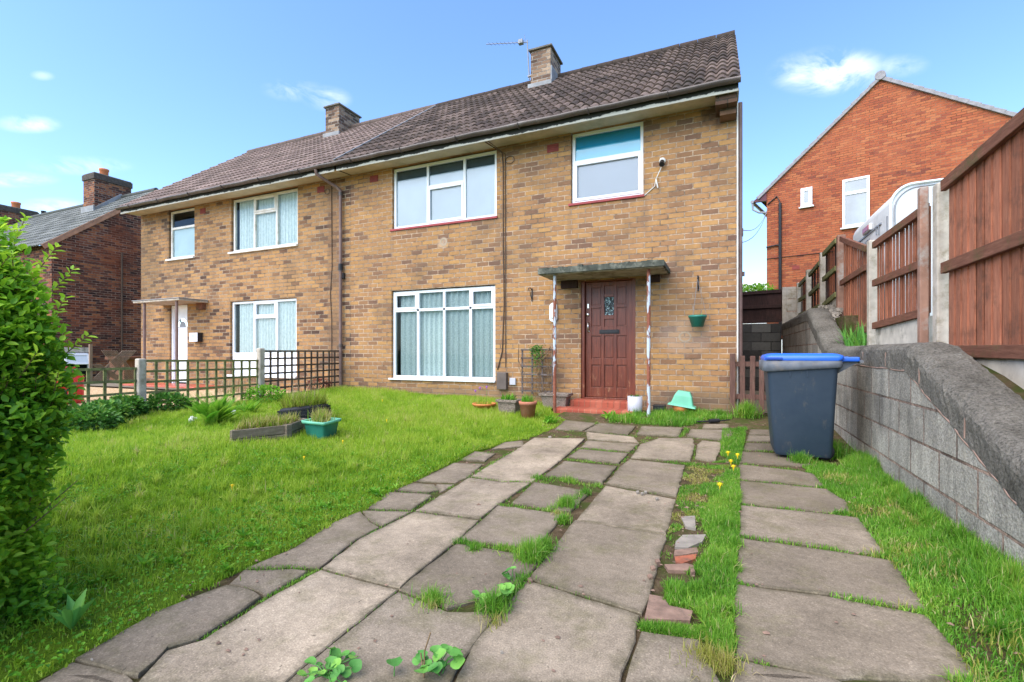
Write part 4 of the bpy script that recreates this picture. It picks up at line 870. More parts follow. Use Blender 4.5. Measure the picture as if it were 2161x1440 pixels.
# overhead phone line between the houses
wl = thing('phone_line', 'pair of thin overhead cables sagging between the gable and the red house', 'cable', (0.06, .3, 3.2))
A = Vector((.05, .25, 3.05)); B = onR(1620, 440)
for dz in (0, -.22): MB().tube([A+Vector((0, 0, dz))+(B-A-Vector((0, 0, dz)))*f-Vector((0, 0, .55*4*f*(1-f)*.5)) for f in np.linspace(0, 1, 12)], .008, 5).build('line', 'trim_grey', wl)

# ---------------------------------------------------------------- retaining wall
rw = thing('retaining_wall', 'dark grey concrete block retaining wall with sloping rounded coping along the right of the drive', 'wall', (1.27, -2, 0))
prof_u = [(-6.9, -.25), (-5.17, .34), (-3.62, .93), (-.35, .95), (1.35, 1.62), (5.25, 1.62)]      # underside of the coping (Y, Z)
zoff = [.24, .24, .22, .20, .22, .20]
mb = MB(); poly = [(1.12, y, z) for y, z in prof_u]+[(1.12, 5.25, -.1), (1.12, -6.9, -.3)]
mb.prism(poly, (0, 0, 0), (.30, 0, 0)); mb.build('blockwork', 'block_wall', rw)
def coping(pts, offs, x0=1.116, x1=1.44):
    # rounded coping swept along the wall top
    sec = [(0, 0), (0, .35), (0, .60), (.02, .74), (.09, .87), (.22, .96), (.5, 1.0), (.75, .99), (.92, .92), (1, .7), (1, 0)]; vs = []; fs = []; n = len(sec); P = []
    for i in range(len(pts)-1):
        k = max(2, int(math.dist(pts[i], pts[i+1])/.045))
        for j in range(k): f = j/k; P.append((pts[i][0]*(1-f)+pts[i+1][0]*f, pts[i][1]*(1-f)+pts[i+1][1]*f, offs[i]*(1-f)+offs[i+1]*f))
    P.append((*pts[-1], offs[-1]))
    P2 = P[:]
    for _ in range(3): P2 = [P2[0]]+[tuple((P2[i-1][k]+P2[i][k]*2+P2[i+1][k])/4 for k in range(3)) for i in range(1, len(P2)-1)]+[P2[-1]]
    for (y, z, h) in P2:
        for (u, v) in sec: 
            vs.append((x0+(x1-x0)*u+rl.gauss(0, .0028), y+rl.gauss(0, .002), z+.002+h*v+rl.gauss(0, .003)))
    for i in range(len(P)-1):
        for j in range(n): fs.append((i*n+j, i*n+(j+1) % n, (i+1)*n+(j+1) % n, (i+1)*n+j))
    mb = MB().add(vs, fs, False); mb.add(vs[:n], [tuple(range(n))]); mb.add(vs[-n:], [tuple(range(n))]); return mb
coping(prof_u, zoff).build('coping', 'coping_stone', rw)
simple('pink_mortar', (.30, .20, .155), .95, .2, 12, .5, .1)
for (a, b) in zip(prof_u[1:4], prof_u[2:5]):
    if a[0] > -.5: continue
    pts = [(1.1215, a[0]+(b[0]-a[0])*f, a[1]+(b[1]-a[1])*f+rl.gauss(0, .003)) for f in np.linspace(0, 1, 22)]; MB().tube(pts, [.008+.002*math.sin(i*1.7) for i in range(22)], 5).build('mortar_joint', 'pink_mortar', rw)
for y in (-4.62, -3.9, -3.1, -2.35):
    zz = np.interp(y, [q[0] for q in prof_u], [q[1] for q in prof_u]); MB().tube([(1.1175, y+rl.gauss(0, .004), zz+.02), (1.118, y, zz+.08), (1.1185, y+rl.gauss(0, .004), zz+.14)], .005, 5).build('mortar_joint', 'pink_mortar', rw)
MB().box(0.0, 1.1, 5.2, 5.45, -.1, 1.80).box(-3, 0, 5.2, 5.45, -.1, 1.8).build('end_wall', 'block_wall_back', rw)
mj = MB()
# rubble behind the coping
V = []; rb = MB()
for i in range(260):
    t_ = rl.random(); y = -.2+2.6*t_; x = rl.uniform(1.44, 1.56+.0); z = 1.16+.68*sstep((y+.2)/1.9)+rl.uniform(-.06, .05); s = rl.uniform(.02, .055)
    M_ = Matrix.Translation((x, y, z)) @ Matrix.Rotation(rl.uniform(0, 3), 4, Vector((rl.random(), rl.random(), rl.random()))); rb.box(-s, s, -s*.7, s*.7, -s*.4, s*.4, M_)
rb.build('rubble', 'stone_white', kind='stuff')
MB().box(1.44, 1.60, -3.3, 2.4, .8, 1.06).box(1.44, 1.62, .2, 5.4, .9, 1.62).build('backfill', 'soil', kind='structure')

# ---------------------------------------------------------------- side fence
F0 = (1.70, -3.0); F1 = (1.50, 5.4)
def onF(x, y): return Vector(onV(x, y, F0, F1))
FN = Vector((-(F1[1]-F0[1]), F1[0]-F0[0], 0)).normalized()      # towards the drive (-X)
fs_ = thing('side_fence', 'tall reddish brown boarded fence on concrete gravel boards stepping up behind the retaining wall', 'fence', (1.65, 0, 1.0))
def panel(par, a, b, ztl, ztr, zbl, zbr, mids, wood='fence_wood', rail='fence_rail', n=12, rw_=.085, gap=.3, gb=None, on=FN, frame=True, seed=1):
    rr2 = random.Random(seed); a = Vector((a.x, a.y, 0)); b = Vector((b.x, b.y, 0)); d = b-a; L_ = d.length; u = d.normalized(); w_ = L_/n; mb = MB()
    for i in range(n):
        g_ = gap if rr2.random() < .35 and gap > 0 else -.16; s0 = i*w_; s1 = (i+1)*w_-w_*g_*rr2.uniform(.5, 1); f = (i+.5)/n
        zt = ztl+(ztr-ztl)*f-.02; zb = zbl+(zbr-zbl)*f+.02; o = .002*rr2.uniform(-1, 1); tl = rr2.gauss(0, .006)
        P = [a+u*s0, a+u*s1]
        v = [P[0]+on*(-.002+o), P[1]+on*(.014+o), P[1]+on*(.002+o), P[0]+on*(-.014+o)]
        mb.add([Vector((q.x, q.y, zb)) for q in v]+[Vector((q.x+u.x*tl, q.y+u.y*tl, zt)) for q in v], [(0, 1, 2, 3), (4, 7, 6, 5), (0, 4, 5, 1), (1, 5, 6, 2), (2, 6, 7, 3), (3, 7, 4, 0)])
    p = mb.build('panel', wood, par)
    def rl_(za, zb_, h=rw_, off=.035):
        A = a+on*off; B = b+on*off; MB().beam((A.x, A.y, za), (B.x, B.y, zb_), .045, h).build('rail', rail, p, bevel=.005)
    rl_(ztl-.03, ztr-.03); 
    for (m0, m1) in mids: rl_(m0, m1)
    rl_(zbl+.03, zbr+.03)
    if gb is not None: 
        A = a-on*.0; B = b-on*.0
        v = [A+on*.02, B+on*.02, B-on*.03, A-on*.03]; zt_ = (zbl-.012, zbr-.012, zbr-.012, zbl-.012)
        MB().add([Vector((q.x, q.y, gb)) for q in v]+[Vector((q.x, q.y, z)) for q, z in zip(v, zt_)], [(0, 1, 2, 3), (4, 7, 6, 5), (0, 4, 5, 1), (1, 5, 6, 2), (2, 6, 7, 3), (3, 7, 4, 0)]).build('gravel_board', 'gravel_board', par, bevel=.004)
    return p
def fpt(xl, yl): return onF(xl, yl)
def span(xa, xb, tops, bots, mids, **k):
    a = onF(xa, 700); b = onF(xb, 700); return panel(fs_, a, b, onF(xa, tops[0]).z, onF(xb, tops[1]).z, onF(xa, bots[0]).z, onF(xb, bots[1]).z, [(onF(xa, m[0]).z, onF(xb, m[1]).z) for m in mids], **k)
# nearest panel runs out of frame
a = onF(2001, 700); b = a+Vector((F0[0]-F1[0], F0[1]-F1[1], 0)).normalized()*1.85
zA = onF(2001, 385).z; zM = onF(2001, 566).z; zB = onF(2001, 748).z
sl0 = (onF(2161, 249).z-zA)/((onF(2161, 700)-a).to_2d().length)*1.85
slm = (onF(2161, 506).z-zM)/((onF(2161, 700)-a).to_2d().length)*1.85; slb = (onF(2161, 752).z-zB)/((onF(2161, 700)-a).to_2d().length)*1.85
panel(fs_, a, b, zA, zA+sl0, zB, zB+slb, [(zM, zM+slm)], n=15, rw_=.10, gap=.0, gb=.3, seed=2)
span(1851, 1966, (513, 430), (693, 664), [(598, 552)], n=17, gap=.05, gb=.8, seed=3)
span(1780, 1835, (500, 520), (694, 700), [(598, 564)], n=12, gap=.05, gb=1.0, seed=4)
span(1742, 1770, (534, 504), (648, 625), [(590, 566)], n=9, gap=.06, gb=.9, wood='dark_fence_wood', rail='trellis_wood', seed=5)
span(1712, 1734, (578, 552), (660, 650), [(622, 602)], n=9, gap=.15, gb=1.0, wood='dark_fence_wood', rail='trellis_wood', seed=6)
span(1690, 1705, (600, 584), (668, 662), [(634, 625)], n=9, gap=.15, gb=1.2, wood='dark_fence_wood', rail='trellis_wood', seed=7)
b2 = b+(b-a).normalized()*1.95; bb = b+(b-a).normalized()*.12
for q in (b+(b-a).normalized()*.06, b2+(b-a).normalized()*.06): MB().box(q.x-.055, q.x+.055, q.y-.055, q.y+.055, .1, zA+sl0+.03).build('post', 'post_concrete', fs_, bevel=.012)
panel(fs_, bb, b2, zA+sl0-.02, zA+sl0-.02, zB+slb, zB+slb, [(zM+slm, zM+slm)], n=15, rw_=.10, gap=.0, gb=.2, seed=12)
simple('post_rust', (.30, .17, .12), .9, .25, 6, .5, .1, dirt=(.38, .35, .31))
def fpost(xa, xb, yt, m='post_concrete', zb=.6, off=0):
    a = onF(xa, yt); b = onF(xb, yt); w_ = (a-b).to_2d().length; w_ = max(.085, min(w_, .12)); c = (a+b)/2+FN*off
    mb = MB().box(c.x-w_/2, c.x+w_/2, c.y-w_/2, c.y+w_/2, zb, c.z); return mb.build('post', m, fs_, bevel=.012)
c_ = onF(1988, 388); MB().box(c_.x-.055, c_.x+.055, c_.y-.06, c_.y+.06, .6, c_.z).build('post', 'post_concrete', fs_, bevel=.012)
c_ = onF(1975, 395); MB().box(c_.x-.13, c_.x-.06, c_.y-.03, c_.y+.05, .6, c_.z+.01).build('post', 'post_rust', fs_, bevel=.01)
fpost(1835, 1851, 508); fpost(1769, 1781, 497, 'post_rust'); fpost(1733, 1742, 534); fpost(1704, 1711, 570); fpost(1685, 1690, 597)
# back fence
bf = thing('back_fence', 'dark brown boarded fence standing on the black block wall beyond the picket gate', 'fence', (.5, 5.35, 1.8))
def onB(x, y): return Vector(onY(x, y, 5.36))
a = Vector((-3., 5.36, 0)); b = onB(1649, 650); zt_ = onB(1649, 612).z; dzb = onB(1649, 680).z
panel(bf, Vector((-1.2, 5.36, 0)), Vector((b.x, 5.36, 0)), zt_-.07, zt_, dzb-.02, dzb, [((zt_+dzb)/2-.03, (zt_+dzb)/2)], n=22, gap=.0, wood='dark_fence_wood', rail='dark_fence_wood', on=Vector((0, -1, 0)), seed=8)
c_ = onB(1655, 607); MB().box(c_.x-.05, c_.x+.05, 5.30, 5.42, 1.5, c_.z).build('post', 'post_concrete', bf, bevel=.01)
d_ = onB(1685, 604); m_ = MB()
for k in range(4): m_.box(c_.x+.052, d_.x-.0, 5.33, 5.39, 1.5+k*.30, 1.5+(k+1)*.30-.008)
m_.build('concrete_panel', 'post_concrete', bf, bevel=.006)

# ---------------------------------------------------------------- picket gate
gt_ = thing('picket_gate', 'weathered brown picket gate between house corner and block wall, behind the bin', 'gate', (.5, -.08, .1))
MB().box(-.10, -.02, -.14, -.06, .05, 1.06).build('post', 'gate_wood', gt_, bevel=.006)
for i in range(8):
    x = .045+i*.128; zt_ = 1.03+rl.gauss(0, .012); MB().box(x, x+.072, -.115, -.095, .14, zt_, Matrix.Translation((x, 0, 0)) @ Matrix.Rotation(rl.gauss(0, .012), 4, 'Y') @ Matrix.Translation((-x, 0, 0))).build('picket', 'gate_wood', gt_, bevel=.006)
for z in (.36, .86): MB().box(-.02, 1.08, -.093, -.06, z, z+.075).build('rail', 'gate_wood', gt_, bevel=.005)

# ---------------------------------------------------------------- wheelie bin
bn = thing('wheelie_bin', 'dark blue-grey wheelie bin with bright blue lid against the block wall', 'bin', (.55, -2.42, 0))
def loft(rings, cap=True):
    mb = MB(); n = len(rings[0]); vs = [p for r_ in rings for p in r_]; fs = [(i*n+j, i*n+(j+1) % n, (i+1)*n+(j+1) % n, (i+1)*n+j) for i in range(len(rings)-1) for j in range(n)]
    mb.add(vs, fs, True)
    if cap: mb.add(rings[0], [tuple(range(n))[::-1]]); mb.add(rings[-1], [tuple(range(n))])
    return mb
def rrect(x0, x1, y0, y1, z, r=.04, k=4, zf=None):
    pts = []
    for cx_, cy_, a0 in ((x1-r, y1-r, 0), (x0+r, y1-r, 90), (x0+r, y0+r, 180), (x1-r, y0+r, 270)):
        for i in range(k+1):
            a = R(a0+90*i/k); x = cx_+r*math.cos(a); y = cy_+r*math.sin(a); pts.append((x, y, z+(zf(x, y) if zf else 0)))
    return pts
bx0, bx1, by0, by1 = .30, .80, -2.68, -2.18
rings = [rrect(.31, .80, -2.67, -2.19, .03, .05), rrect(.295, .805, -2.685, -2.175, .06, .05), rrect(.255, .825, -2.715, -2.15, .55, .05), rrect(.225, .845, -2.735, -2.135, .93, .05)]
body = loft(rings).build('body', 'bin_plastic', bn)
rim = loft([rrect(.20, .865, -2.755, -2.115, .925, .045, zf=lambda x, y: -.045*max(0, min(1, (.40-x)/.12))), rrect(.185, .875, -2.765, -2.105, .935, .045, zf=lambda x, y: -.045*max(0, min(1, (.40-x)/.12))), rrect(.185, .875, -2.765, -2.105, .985, .045), rrect(.20, .865, -2.75, -2.12, .993, .045)]).build('rim', 'bin_rim', bn)
for x in (.43, .58): MB().box(x-.006, x+.006, -2.738, -2.70, .83, .93).build('rib', 'bin_plastic', bn)
def lidz(x, y): return .022*math.sin(math.pi*min(1, max(0, (x-.2)/.7)))
lid = loft([rrect(.205, .87, -2.755, -2.115, .994, .05), rrect(.20, .89, -2.76, -2.11, 1.02, .05), rrect(.215, .885, -2.745, -2.125, 1.045, .05), rrect(.26, .85, -2.69, -2.18, 1.055, .05, zf=lidz)]).build('lid', 'bin_lid', bn)
MB().box(.86, 1.02, -2.70, -2.60, .985, 1.03).build('lid_hinge', 'bin_lid', lid, bevel=.012); MB().box(.86, 1.02, -2.27, -2.17, .985, 1.03).build('lid_hinge', 'bin_lid', lid, bevel=.012)
MB().tube([(1.03, -2.72, .985), (1.03, -2.15, .985)], .016, 8).prism([(.85, -2.66, .99), (1.03, -2.66, .99), (.85, -2.66, .87)], (0, 0, 0), (0, .05, 0)).prism([(.85, -2.27, .99), (1.03, -2.27, .99), (.85, -2.27, .87)], (0, 0, 0), (0, .05, 0)).build('handle', 'bin_rim', bn)
MB().box(.207, .36, -2.772, -2.758, 1.0, 1.025).build('lid_recess', 'bin_lid_dark', lid, bevel=.004) if simple('bin_lid_dark', (.01, .06, .36), .4, .1, 5, 0) else None
for yy in (-2.70, -2.17):
    MB().lathe([(0, -.02), (.07, -.02), (.085, -.012), (.085, .012), (.07, .02), (0, .02)], (0, 0, 0), 20, M=Matrix.Translation((.74, yy+(.07 if yy < -2.4 else -.05), .09)) @ M90).build('wheel', 'tyre_rubber', bn)

# ---------------------------------------------------------------- caravan
cv = thing('caravan', 'white touring caravan with rounded grey side parked behind the side fence', 'caravan', (3.8, 1.0, 1.0))
pf = [(1.93, 1.35), (1.93, 3.05)]+[(2.20-.27*math.cos(a), 3.10+.28*math.sin(a)) for a in np.linspace(.2, math.pi/2, 8)]+[(4.5, 3.44), (7.2, 3.40), (7.6, 3.1), (7.7, 1.35)]
Y0c, Y1c = -.07, 2.15
bo = MB().prism([(x, 0, z) for x, z in pf], (0, Y0c+.03, 0), (0, Y1c-.03, 0)).build('body', 'caravan_white', cv, bevel=.02)
ins = [(x+(.05 if x < 3 else -.05)*(z > 1.4), z-(.04 if z > 3.2 else 0)) for x, z in pf]
MB().prism([(x, 0, z) for x, z in ins], (0, Y0c+.012, 0), (0, Y0c+.029, 0)).build('side_panel', 'caravan_side', cv)
tr = MB(); ed = [(x, Y0c+.01, z) for x, z in pf[:-3]]; tr.tube(ed, .018, 8); tr.build('edge_trim', 'caravan_white', cv)
tr = MB(); tr.tube([(x+.045 if x < 3 else x, Y0c+.012, z-(.05 if z > 3.1 else .0)) for x, z in pf[:-3]], .010, 6); tr.build('seal', 'trim_grey', cv)
lt = Vector(onY(1947, 403, Y0c)); MB().lathe([(0, 0), (.05, 0), (.035, .03), (0, .035)], (0, 0, 0), 14, 1, 1, M=Matrix.Translation((lt.x, Y0c+.005, lt.z)) @ M90).build('marker_light', 'lamp_red', cv)
def onE(x, y): return Vector(onX(x, y, 1.925))
a = onE(1832, 487); b = onE(1845, 470)
mb = MB(); e1 = onE(1820, 490); e2 = onE(1847, 477); zc = (e1.z+e2.z)/2
ym = (e1.y+e2.y)/2; mb.box(1.885, 1.93, ym-.22, ym+.22, zc-.06, zc+.05).build('end_lamp', 'caravan_white', cv, bevel=.02)
MB().box(1.878, 1.885, ym-.17, ym+.17, zc-.04, zc+.03).build('lamp_lens', 'lamp_red', cv)
for x in (1850, 1855): p = onE(x, 485); MB().box(1.915, 1.93, p.y-.015, p.y+.015, p.z-.08, p.z+.06).build('end_strip', 'trim_grey', cv, bevel=.004)
MB().box(1.915, 1.93, .35, 1.95, 2.95, 2.98).box(1.90, 1.93, .2, 2.1, 2.62, 2.66).box(1.915, 1.93, .06, .085, 1.6, 3.0).build('moulding', 'trim_grey', cv, bevel=.004)
ft = bpy.data.curves.new('lettering', 'FONT'); ft.body = 'ABBEY'; ft.size = .17; ft.extrude = .002; ft.align_x = 'CENTER'; ft.space_character = 1.15
fo_ = bpy.data.objects.new('lettering', ft); COL.objects.link(fo_); ft.materials.append(MATS['letter_grey'])
dg = bpy.context.evaluated_depsgraph_get(); me_ = bpy.data.meshes.new_from_object(fo_.evaluated_get(dg)); bpy.data.objects.remove(fo_); fo_ = link('lettering', me_); me_.materials.clear(); me_.materials.append(MATS['letter_grey'])
fo_.matrix_world = Matrix.Translation((1.926, 1.25, 2.77)) @ Matrix.Rotation(R(-90), 4, 'Z') @ Matrix.Rotation(R(90), 4, 'X') @ Matrix.Shear('XY', 4, (0, 0)); fo_.parent = cv; fo_.matrix_parent_inverse = Matrix.Translation(cv.location).inverted()

# ---------------------------------------------------------------- left trellis fence
tf = thing('trellis_fence', 'low green-stained square trellis fence on concrete posts between the two front gardens', 'fence', (-8, -3, .2))
FX = -8.0
def zF(px, py): return onX(px, py, FX)
def tpanel(y0, y1, zt0, zt1, zb0, zb1, nv, nh, m):
    mb = MB()
    for i in range(nv):
        f = (i+.0)/(nv-1); y = y0+(y1-y0)*f; zt = zt0+(zt1-zt0)*f; zb = zb0+(zb1-zb0)*f; mb.box(FX-.022, FX-.004, y-.018, y+.018, zb, zt)
    for j in range(nh):
        f = j/(nh-1); za = zb0+(zt0-zb0)*f; zb = zb1+(zt1-zb1)*f; mb.beam((FX+.006, y0, za-.012), (FX+.006, y1, zb-.012), .017, .034)
    return mb.build('trellis_panel', m, tf)
posts = [(722, 738, .22), (550, 735, .24), (297, 757, .2)]
py_ = []
for (px, pt_, zb) in posts:
    p = zF(px, pt_); py_.append(p[1]); wd = .11 if px != 722 else .08
    MB().box(FX-wd/2, FX+wd/2, p[1]-wd/2, p[1]+wd/2, 0, p[2]).build('post', 'post_concrete', tf, bevel=.02)
y4 = -6.05; MB().box(FX-.055, FX+.055, y4-.055, y4+.055, 0, .95).build('post', 'post_concrete', tf, bevel=.02)
za = zF(565, 740)[2]; zb_ = zF(714, 740)[2]
tpanel(py_[1]+.06, py_[0]-.05, za, zb_, .27, .3, 13, 7, 'trellis_dark')
tpanel(py_[2]+.06, py_[1]-.06, zF(312, 760)[2], zF(542, 760)[2], .18, .22, 13, 6, 'trellis_wood')
tpanel(y4+.06, py_[2]-.06, .86, zF(285, 776)[2], .12, .15, 11, 5, 'trellis_wood')
# neighbour's items
sh = thing('garden_shed', 'dark reddish brown timber store against the dark brick house', 'shed', (-20.5, 1.0, .1))
a = Vector(onX(262, 760, -19.5)); MB().box(-20.4, -19.5, a.y, a.y+1.5, .1, a.z).build('body', 'fence_wood', sh); MB().box(-20.5, -19.4, a.y-.1, a.y+1.6, a.z, a.z+.12).build('roof', 'fence_rail', sh, bevel=.02)
ws = MB(); a = Vector(onX(192, 745, -19.0)); b = Vector(onX(248, 800, -19.0)); n = 16
for i in range(n):
    f = i/n; y = a.y+(b.y-a.y)*f; ws.tube([(-19, y, .15), (-19, y+(.9 if i < n-6 else .3), 1.15 if i < n-6 else .6)], .012, 4); ws.tube([(-18.98, y, 1.15 if i > 5 else .7), (-18.98, y+.7, .15)], .012, 4)
ws.box(-19.03, -18.97, a.y-.05, a.y+.03, .1, 1.35)
tag(ws.build('wire_screen', 'wire'), 'tangle of brown wire mesh leaning on a post by the dark brick house', 'wire screen')
sc2 = thing('mobility_scooter', 'red vehicle with white stripe half hidden by the hedge', 'scooter', (-10.2, -3.2, .16))
def onS(x, y): return Vector(onV(x, y, (-10.2, -3.6), (-10.2+.914, -3.6+.405)))
def sbx(m_, x0, x1, y0, y1, dpt=.5, **k):
    a = onS(x0, y1); b = onS(x1, y0); d = Vector((-math.sin(TH), math.cos(TH), 0))*dpt; rt = Vector((math.cos(TH), math.sin(TH), 0)); w_ = (b-a).dot(rt); 
    P = [a, a+rt*w_, a+rt*w_+d, a+d]; mb = MB().add([Vector((p.x, p.y, a.z)) for p in P]+[Vector((p.x, p.y, b.z)) for p in P], [(0, 1, 2, 3), (4, 7, 6, 5), (0, 4, 5, 1), (1, 5, 6, 2), (2, 6, 7, 3), (3, 7, 4, 0)]); return mb
sbx(0, 28, 128, 790, 862).build('body', 'car_red', sc2, bevel=.07); sbx(0, 55, 122, 775, 800, .4).build('cowl', 'car_red', sc2, bevel=.05); sbx(0, 28, 80, 757, 800, .4).build('cowl', 'car_red', sc2, bevel=.03)
sbx(0, 70, 95, 748, 768, .3).build('seat', 'black_plastic', sc2, bevel=.04); sbx(0, 102, 126, 792, 797, .02).build('stripe', 'upvc', sc2)
for x in (50, 112):
    p = onS(x, 862); MB().lathe([(0, -.05), (.12, -.05), (.15, -.03), (.15, .03), (.12, .05), (0, .05)], (0, 0, 0), 18, M=Matrix.Translation((p.x, p.y+.1, .31)) @ M90).build('wheel', 'tyre_rubber', sc2)

# ---------------------------------------------------------------- pots, planters
def tuft(parent, c, r, n, L, W, m, lean=.6, name='plant', zf=None, **k):
    a = rng.uniform(0, 2*np.pi, n); q = r*np.sqrt(rng.uniform(0, 1, n)); P = np.stack([c[0]+q*np.cos(a), c[1]+q*np.sin(a), np.full(n, c[2])], 1); return blades(name, P, L, W, m, lean, parent=parent, **k)
def ground(px, py): return Vector(onG(px, py))
# terracotta pot
p = ground(1114, 883); k = .0
def px_size(p, px): d = (Vector(p)-Vector(CAM)).dot(Vector((-math.sin(TH), math.cos(TH), 0))); return px*d/FPX
r_ = px_size(p, 38)/2; h_ = px_size(p, 36)
o = thing('terracotta_pot', 'tall terracotta pot of green sprouts standing at the edge of the slabs', 'plant pot', p)
MB().lathe([(0, .01), (r_*.70, .0), (r_*.92, h_*.80), (r_*1.0, h_*.81), (r_*1.02, h_), (r_*.9, h_), (r_*.86, h_*.9), (0, h_*.9)], p, 24).build('pot', 'terracotta', o)
tuft(o, (p.x, p.y, p.z+h_*.88), r_*.7, 90, .13, .014, 'weed_leaf', .5)
# orange bowl
p = Vector(onL(1022, 866)); r_ = px_size(p, 50)/2; h_ = .12
o = thing('plant_bowl', 'shallow orange plastic bowl sunk in long grass under the big window', 'plant pot', p)
MB().lathe([(0, .02), (r_*.7, .0), (r_*.93, h_*.7), (r_*1.0, h_*.72), (r_*1.02, h_), (r_*.92, h_), (r_*.88, h_*.8), (0, h_*.8)], p, 24).build('bowl', 'orange_plastic', o); tuft(o, (p.x, p.y, p.z+h_*.7), r_*.8, 110, .13, .008, 'grass_blade', .7)
# stone troughs
for (px, py, wpx, hh, dd, lb, mm) in ((1075, 874, 46, .24, .26, 'mottled stone trough of sprouting leaves between orange bowl and terracotta pot', 1), (1172, 862, 62, .26, .28, 'weathered stone trough with empty top behind the rusty left porch post', 0)):
    p = ground(px, py) if px > 1100 else Vector(onL(px, py)); 
    if px > 1100: p = Vector((-2.86, -.30, .11))
    w_ = px_size(p, wpx)/2; o = thing('stone_trough', lb, 'trough', p)
    b_ = loft([rrect(p.x-w_*.78, p.x+w_*.78, p.y-dd*.4, p.y+dd*.4, p.z, .02, 2), rrect(p.x-w_*.92, p.x+w_*.92, p.y-dd*.48, p.y+dd*.48, p.z+hh*.82, .02, 2), rrect(p.x-w_*1.05, p.x+w_*1.05, p.y-dd*.58, p.y+dd*.58, p.z+hh*.84, .02, 2), rrect(p.x-w_*1.05, p.x+w_*1.05, p.y-dd*.58, p.y+dd*.58, p.z+hh, .02, 2), rrect(p.x-w_*.88, p.x+w_*.88, p.y-dd*.44, p.y+dd*.44, p.z+hh, .02, 2), rrect(p.x-w_*.86, p.x+w_*.86, p.y-dd*.42, p.y+dd*.42, p.z+hh*.86, .02, 2)]).build('trough', 'stone_trough', o)
    b_.data.polygons.foreach_set('use_smooth', [False]*len(b_.data.polygons))
    if mm: tuft(o, (p.x, p.y, p.z+hh*.9), w_*.7, 70, .12, .022, 'weed_leaf', .8); tuft(o, (p.x+.1, p.y, p.z+hh*.9), .02, 3, .28, .006, 'dead_stem', .15, name='stem')
# grey pot on the step
p = Vector((-1.47, -.52, .13)); r_ = px_size(p, 30)/2; h_ = px_size(p, 34)
o = thing('grey_pot', 'pale grey cylindrical pot of small leaves beside the front step', 'plant pot', p)
MB().lathe([(0, .01), (r_*.9, .0), (r_, .02), (r_*1.02, h_), (r_*.9, h_), (r_*.88, h_*.85), (0, h_*.85)], p, 24).build('pot', 'grey_ceramic', o); tuft(o, (p.x, p.y, p.z+h_*.85), r_*.7, 120, .07, .012, 'dark_leaf', .8); tuft(o, (p.x+.03, p.y, p.z+h_*.85), r_*.3, 5, .25, .006, 'red_leaf', .2, name='stem')
# green upturned container on an orange pot
p = Vector((-.80, -.30, .12)); o = thing('plastic_container', 'pale green plastic container upturned over a terracotta pot by the wall', 'container', p)
MB().lathe([(0, 0), (.10, 0), (.13, .13), (0, .13)], p, 16).build('pot', 'orange_plastic', o)
def rr3(w, d, z): return rrect(p.x-w, p.x+w, p.y-d, p.y+d, p.z+z, .02, 2)
M_ = Matrix.Translation(p) @ Matrix.Rotation(R(8), 4, 'Y') @ Matrix.Translation(-p)
rg = [rr3(.21, .14, .12), rr3(.20, .13, .14), rr3(.165, .11, .15), rr3(.13, .09, .28), rr3(.09, .06, .355)]
rg = [[tuple(M_ @ Vector(q)) for q in r__] for r__ in rg]
loft(rg).build('container', 'pale_green_plastic', o).data.polygons.foreach_set('use_smooth', [False]*(4*12+2))
# black little tray
tag(MB().box(-1.22, -1.04, -.32, -.15, .10, .22).box(-1.23, -1.03, -.33, -.14, .22, .235).build('plastic_tray', 'black_plastic', bevel=.01), 'small black plastic box on the ground by the rusty right porch post', 'tray')
# garden stick on slabs
o = MB().tube([onG(1470, 890, .02), onG(1515, 889, .02)], .012, 6).tube([onG(1497, 889, .03), onG(1517, 888, .03)], .03, 8).tube([onG(1515, 889, .02), onG(1540, 886, .03)], .008, 5)
tag(o.build('hand_tool', 'black_plastic'), 'small black and silver tool lying on the slab at the house corner', 'tool')
# hanging pot
p = Vector(onY(1472, 690, -.19)); rt_ = px_size(p, 37)/2; h_ = px_size(p, 24)
o = thing('hanging_pot', 'dark green plastic pot hanging from a wall hook right of the door', 'hanging pot', (p.x, p.y, p.z))
MB().lathe([(0, 0), (rt_*.62, 0), (rt_*.92, h_*.8), (rt_*1.0, h_*.82), (rt_*1.0, h_), (rt_*.9, h_), (rt_*.88, h_*.85), (0, h_*.85)], p, 20).build('pot', 'green_plastic', o)
wr = MB()
for a in (0, 2.1, 4.2): wr.tube([(p.x+rt_*.95*math.cos(a), p.y+rt_*.95*math.sin(a), p.z+h_), (p.x, p.y+.0, 2.23)], .0022, 4)
wr.build('hanger', 'trim_grey', o); tuft(o, (p.x, p.y, p.z+h_*.85), rt_*.7, 14, .06, .01, 'weed_leaf', .7)
# wall trellis with climber
o = thing('wall_trellis', 'grey square wooden trellis leaning on the wall with bare climber stems', 'trellis', (-3.3, -.12, .3))
x0t = onY(1102, 800, -.12)[0]; x1t = onY(1166, 800, -.12)[0]; zt_ = onY(1130, 737, -.12)[2]; zb_ = .32
mb = MB()
for i in range(4): x = x0t+(x1t-x0t)*i/3; mb.box(x-.014, x+.014, -.12, -.104, zb_, zt_)
for j in range(6): z = zb_+(zt_-zb_)*(j+.4)/5.5; mb.box(x0t-.02, x1t+.02, -.14, -.121, z-.014, z+.014)
mb.build('lattice', 'trellis_grey', o)
mb = MB(); rv = random.Random(5)
for s_ in range(9):
    x = rv.uniform(x0t+.1, x1t); z = .3; pts = [(x, -.15, z)]; dx_ = rv.uniform(-.25, .25)
    for q in range(9): x += dx_*.12+rv.gauss(0, .035); z += rv.uniform(.07, .12); dx_ = dx_*.8+rv.gauss(0, .25); pts.append((min(max(x, x0t-.05), x1t+.1), -.15-rv.uniform(0, .05), z))
    mb.tube(pts, .006, 5)
mb.build('climber_stems', 'twig', o)
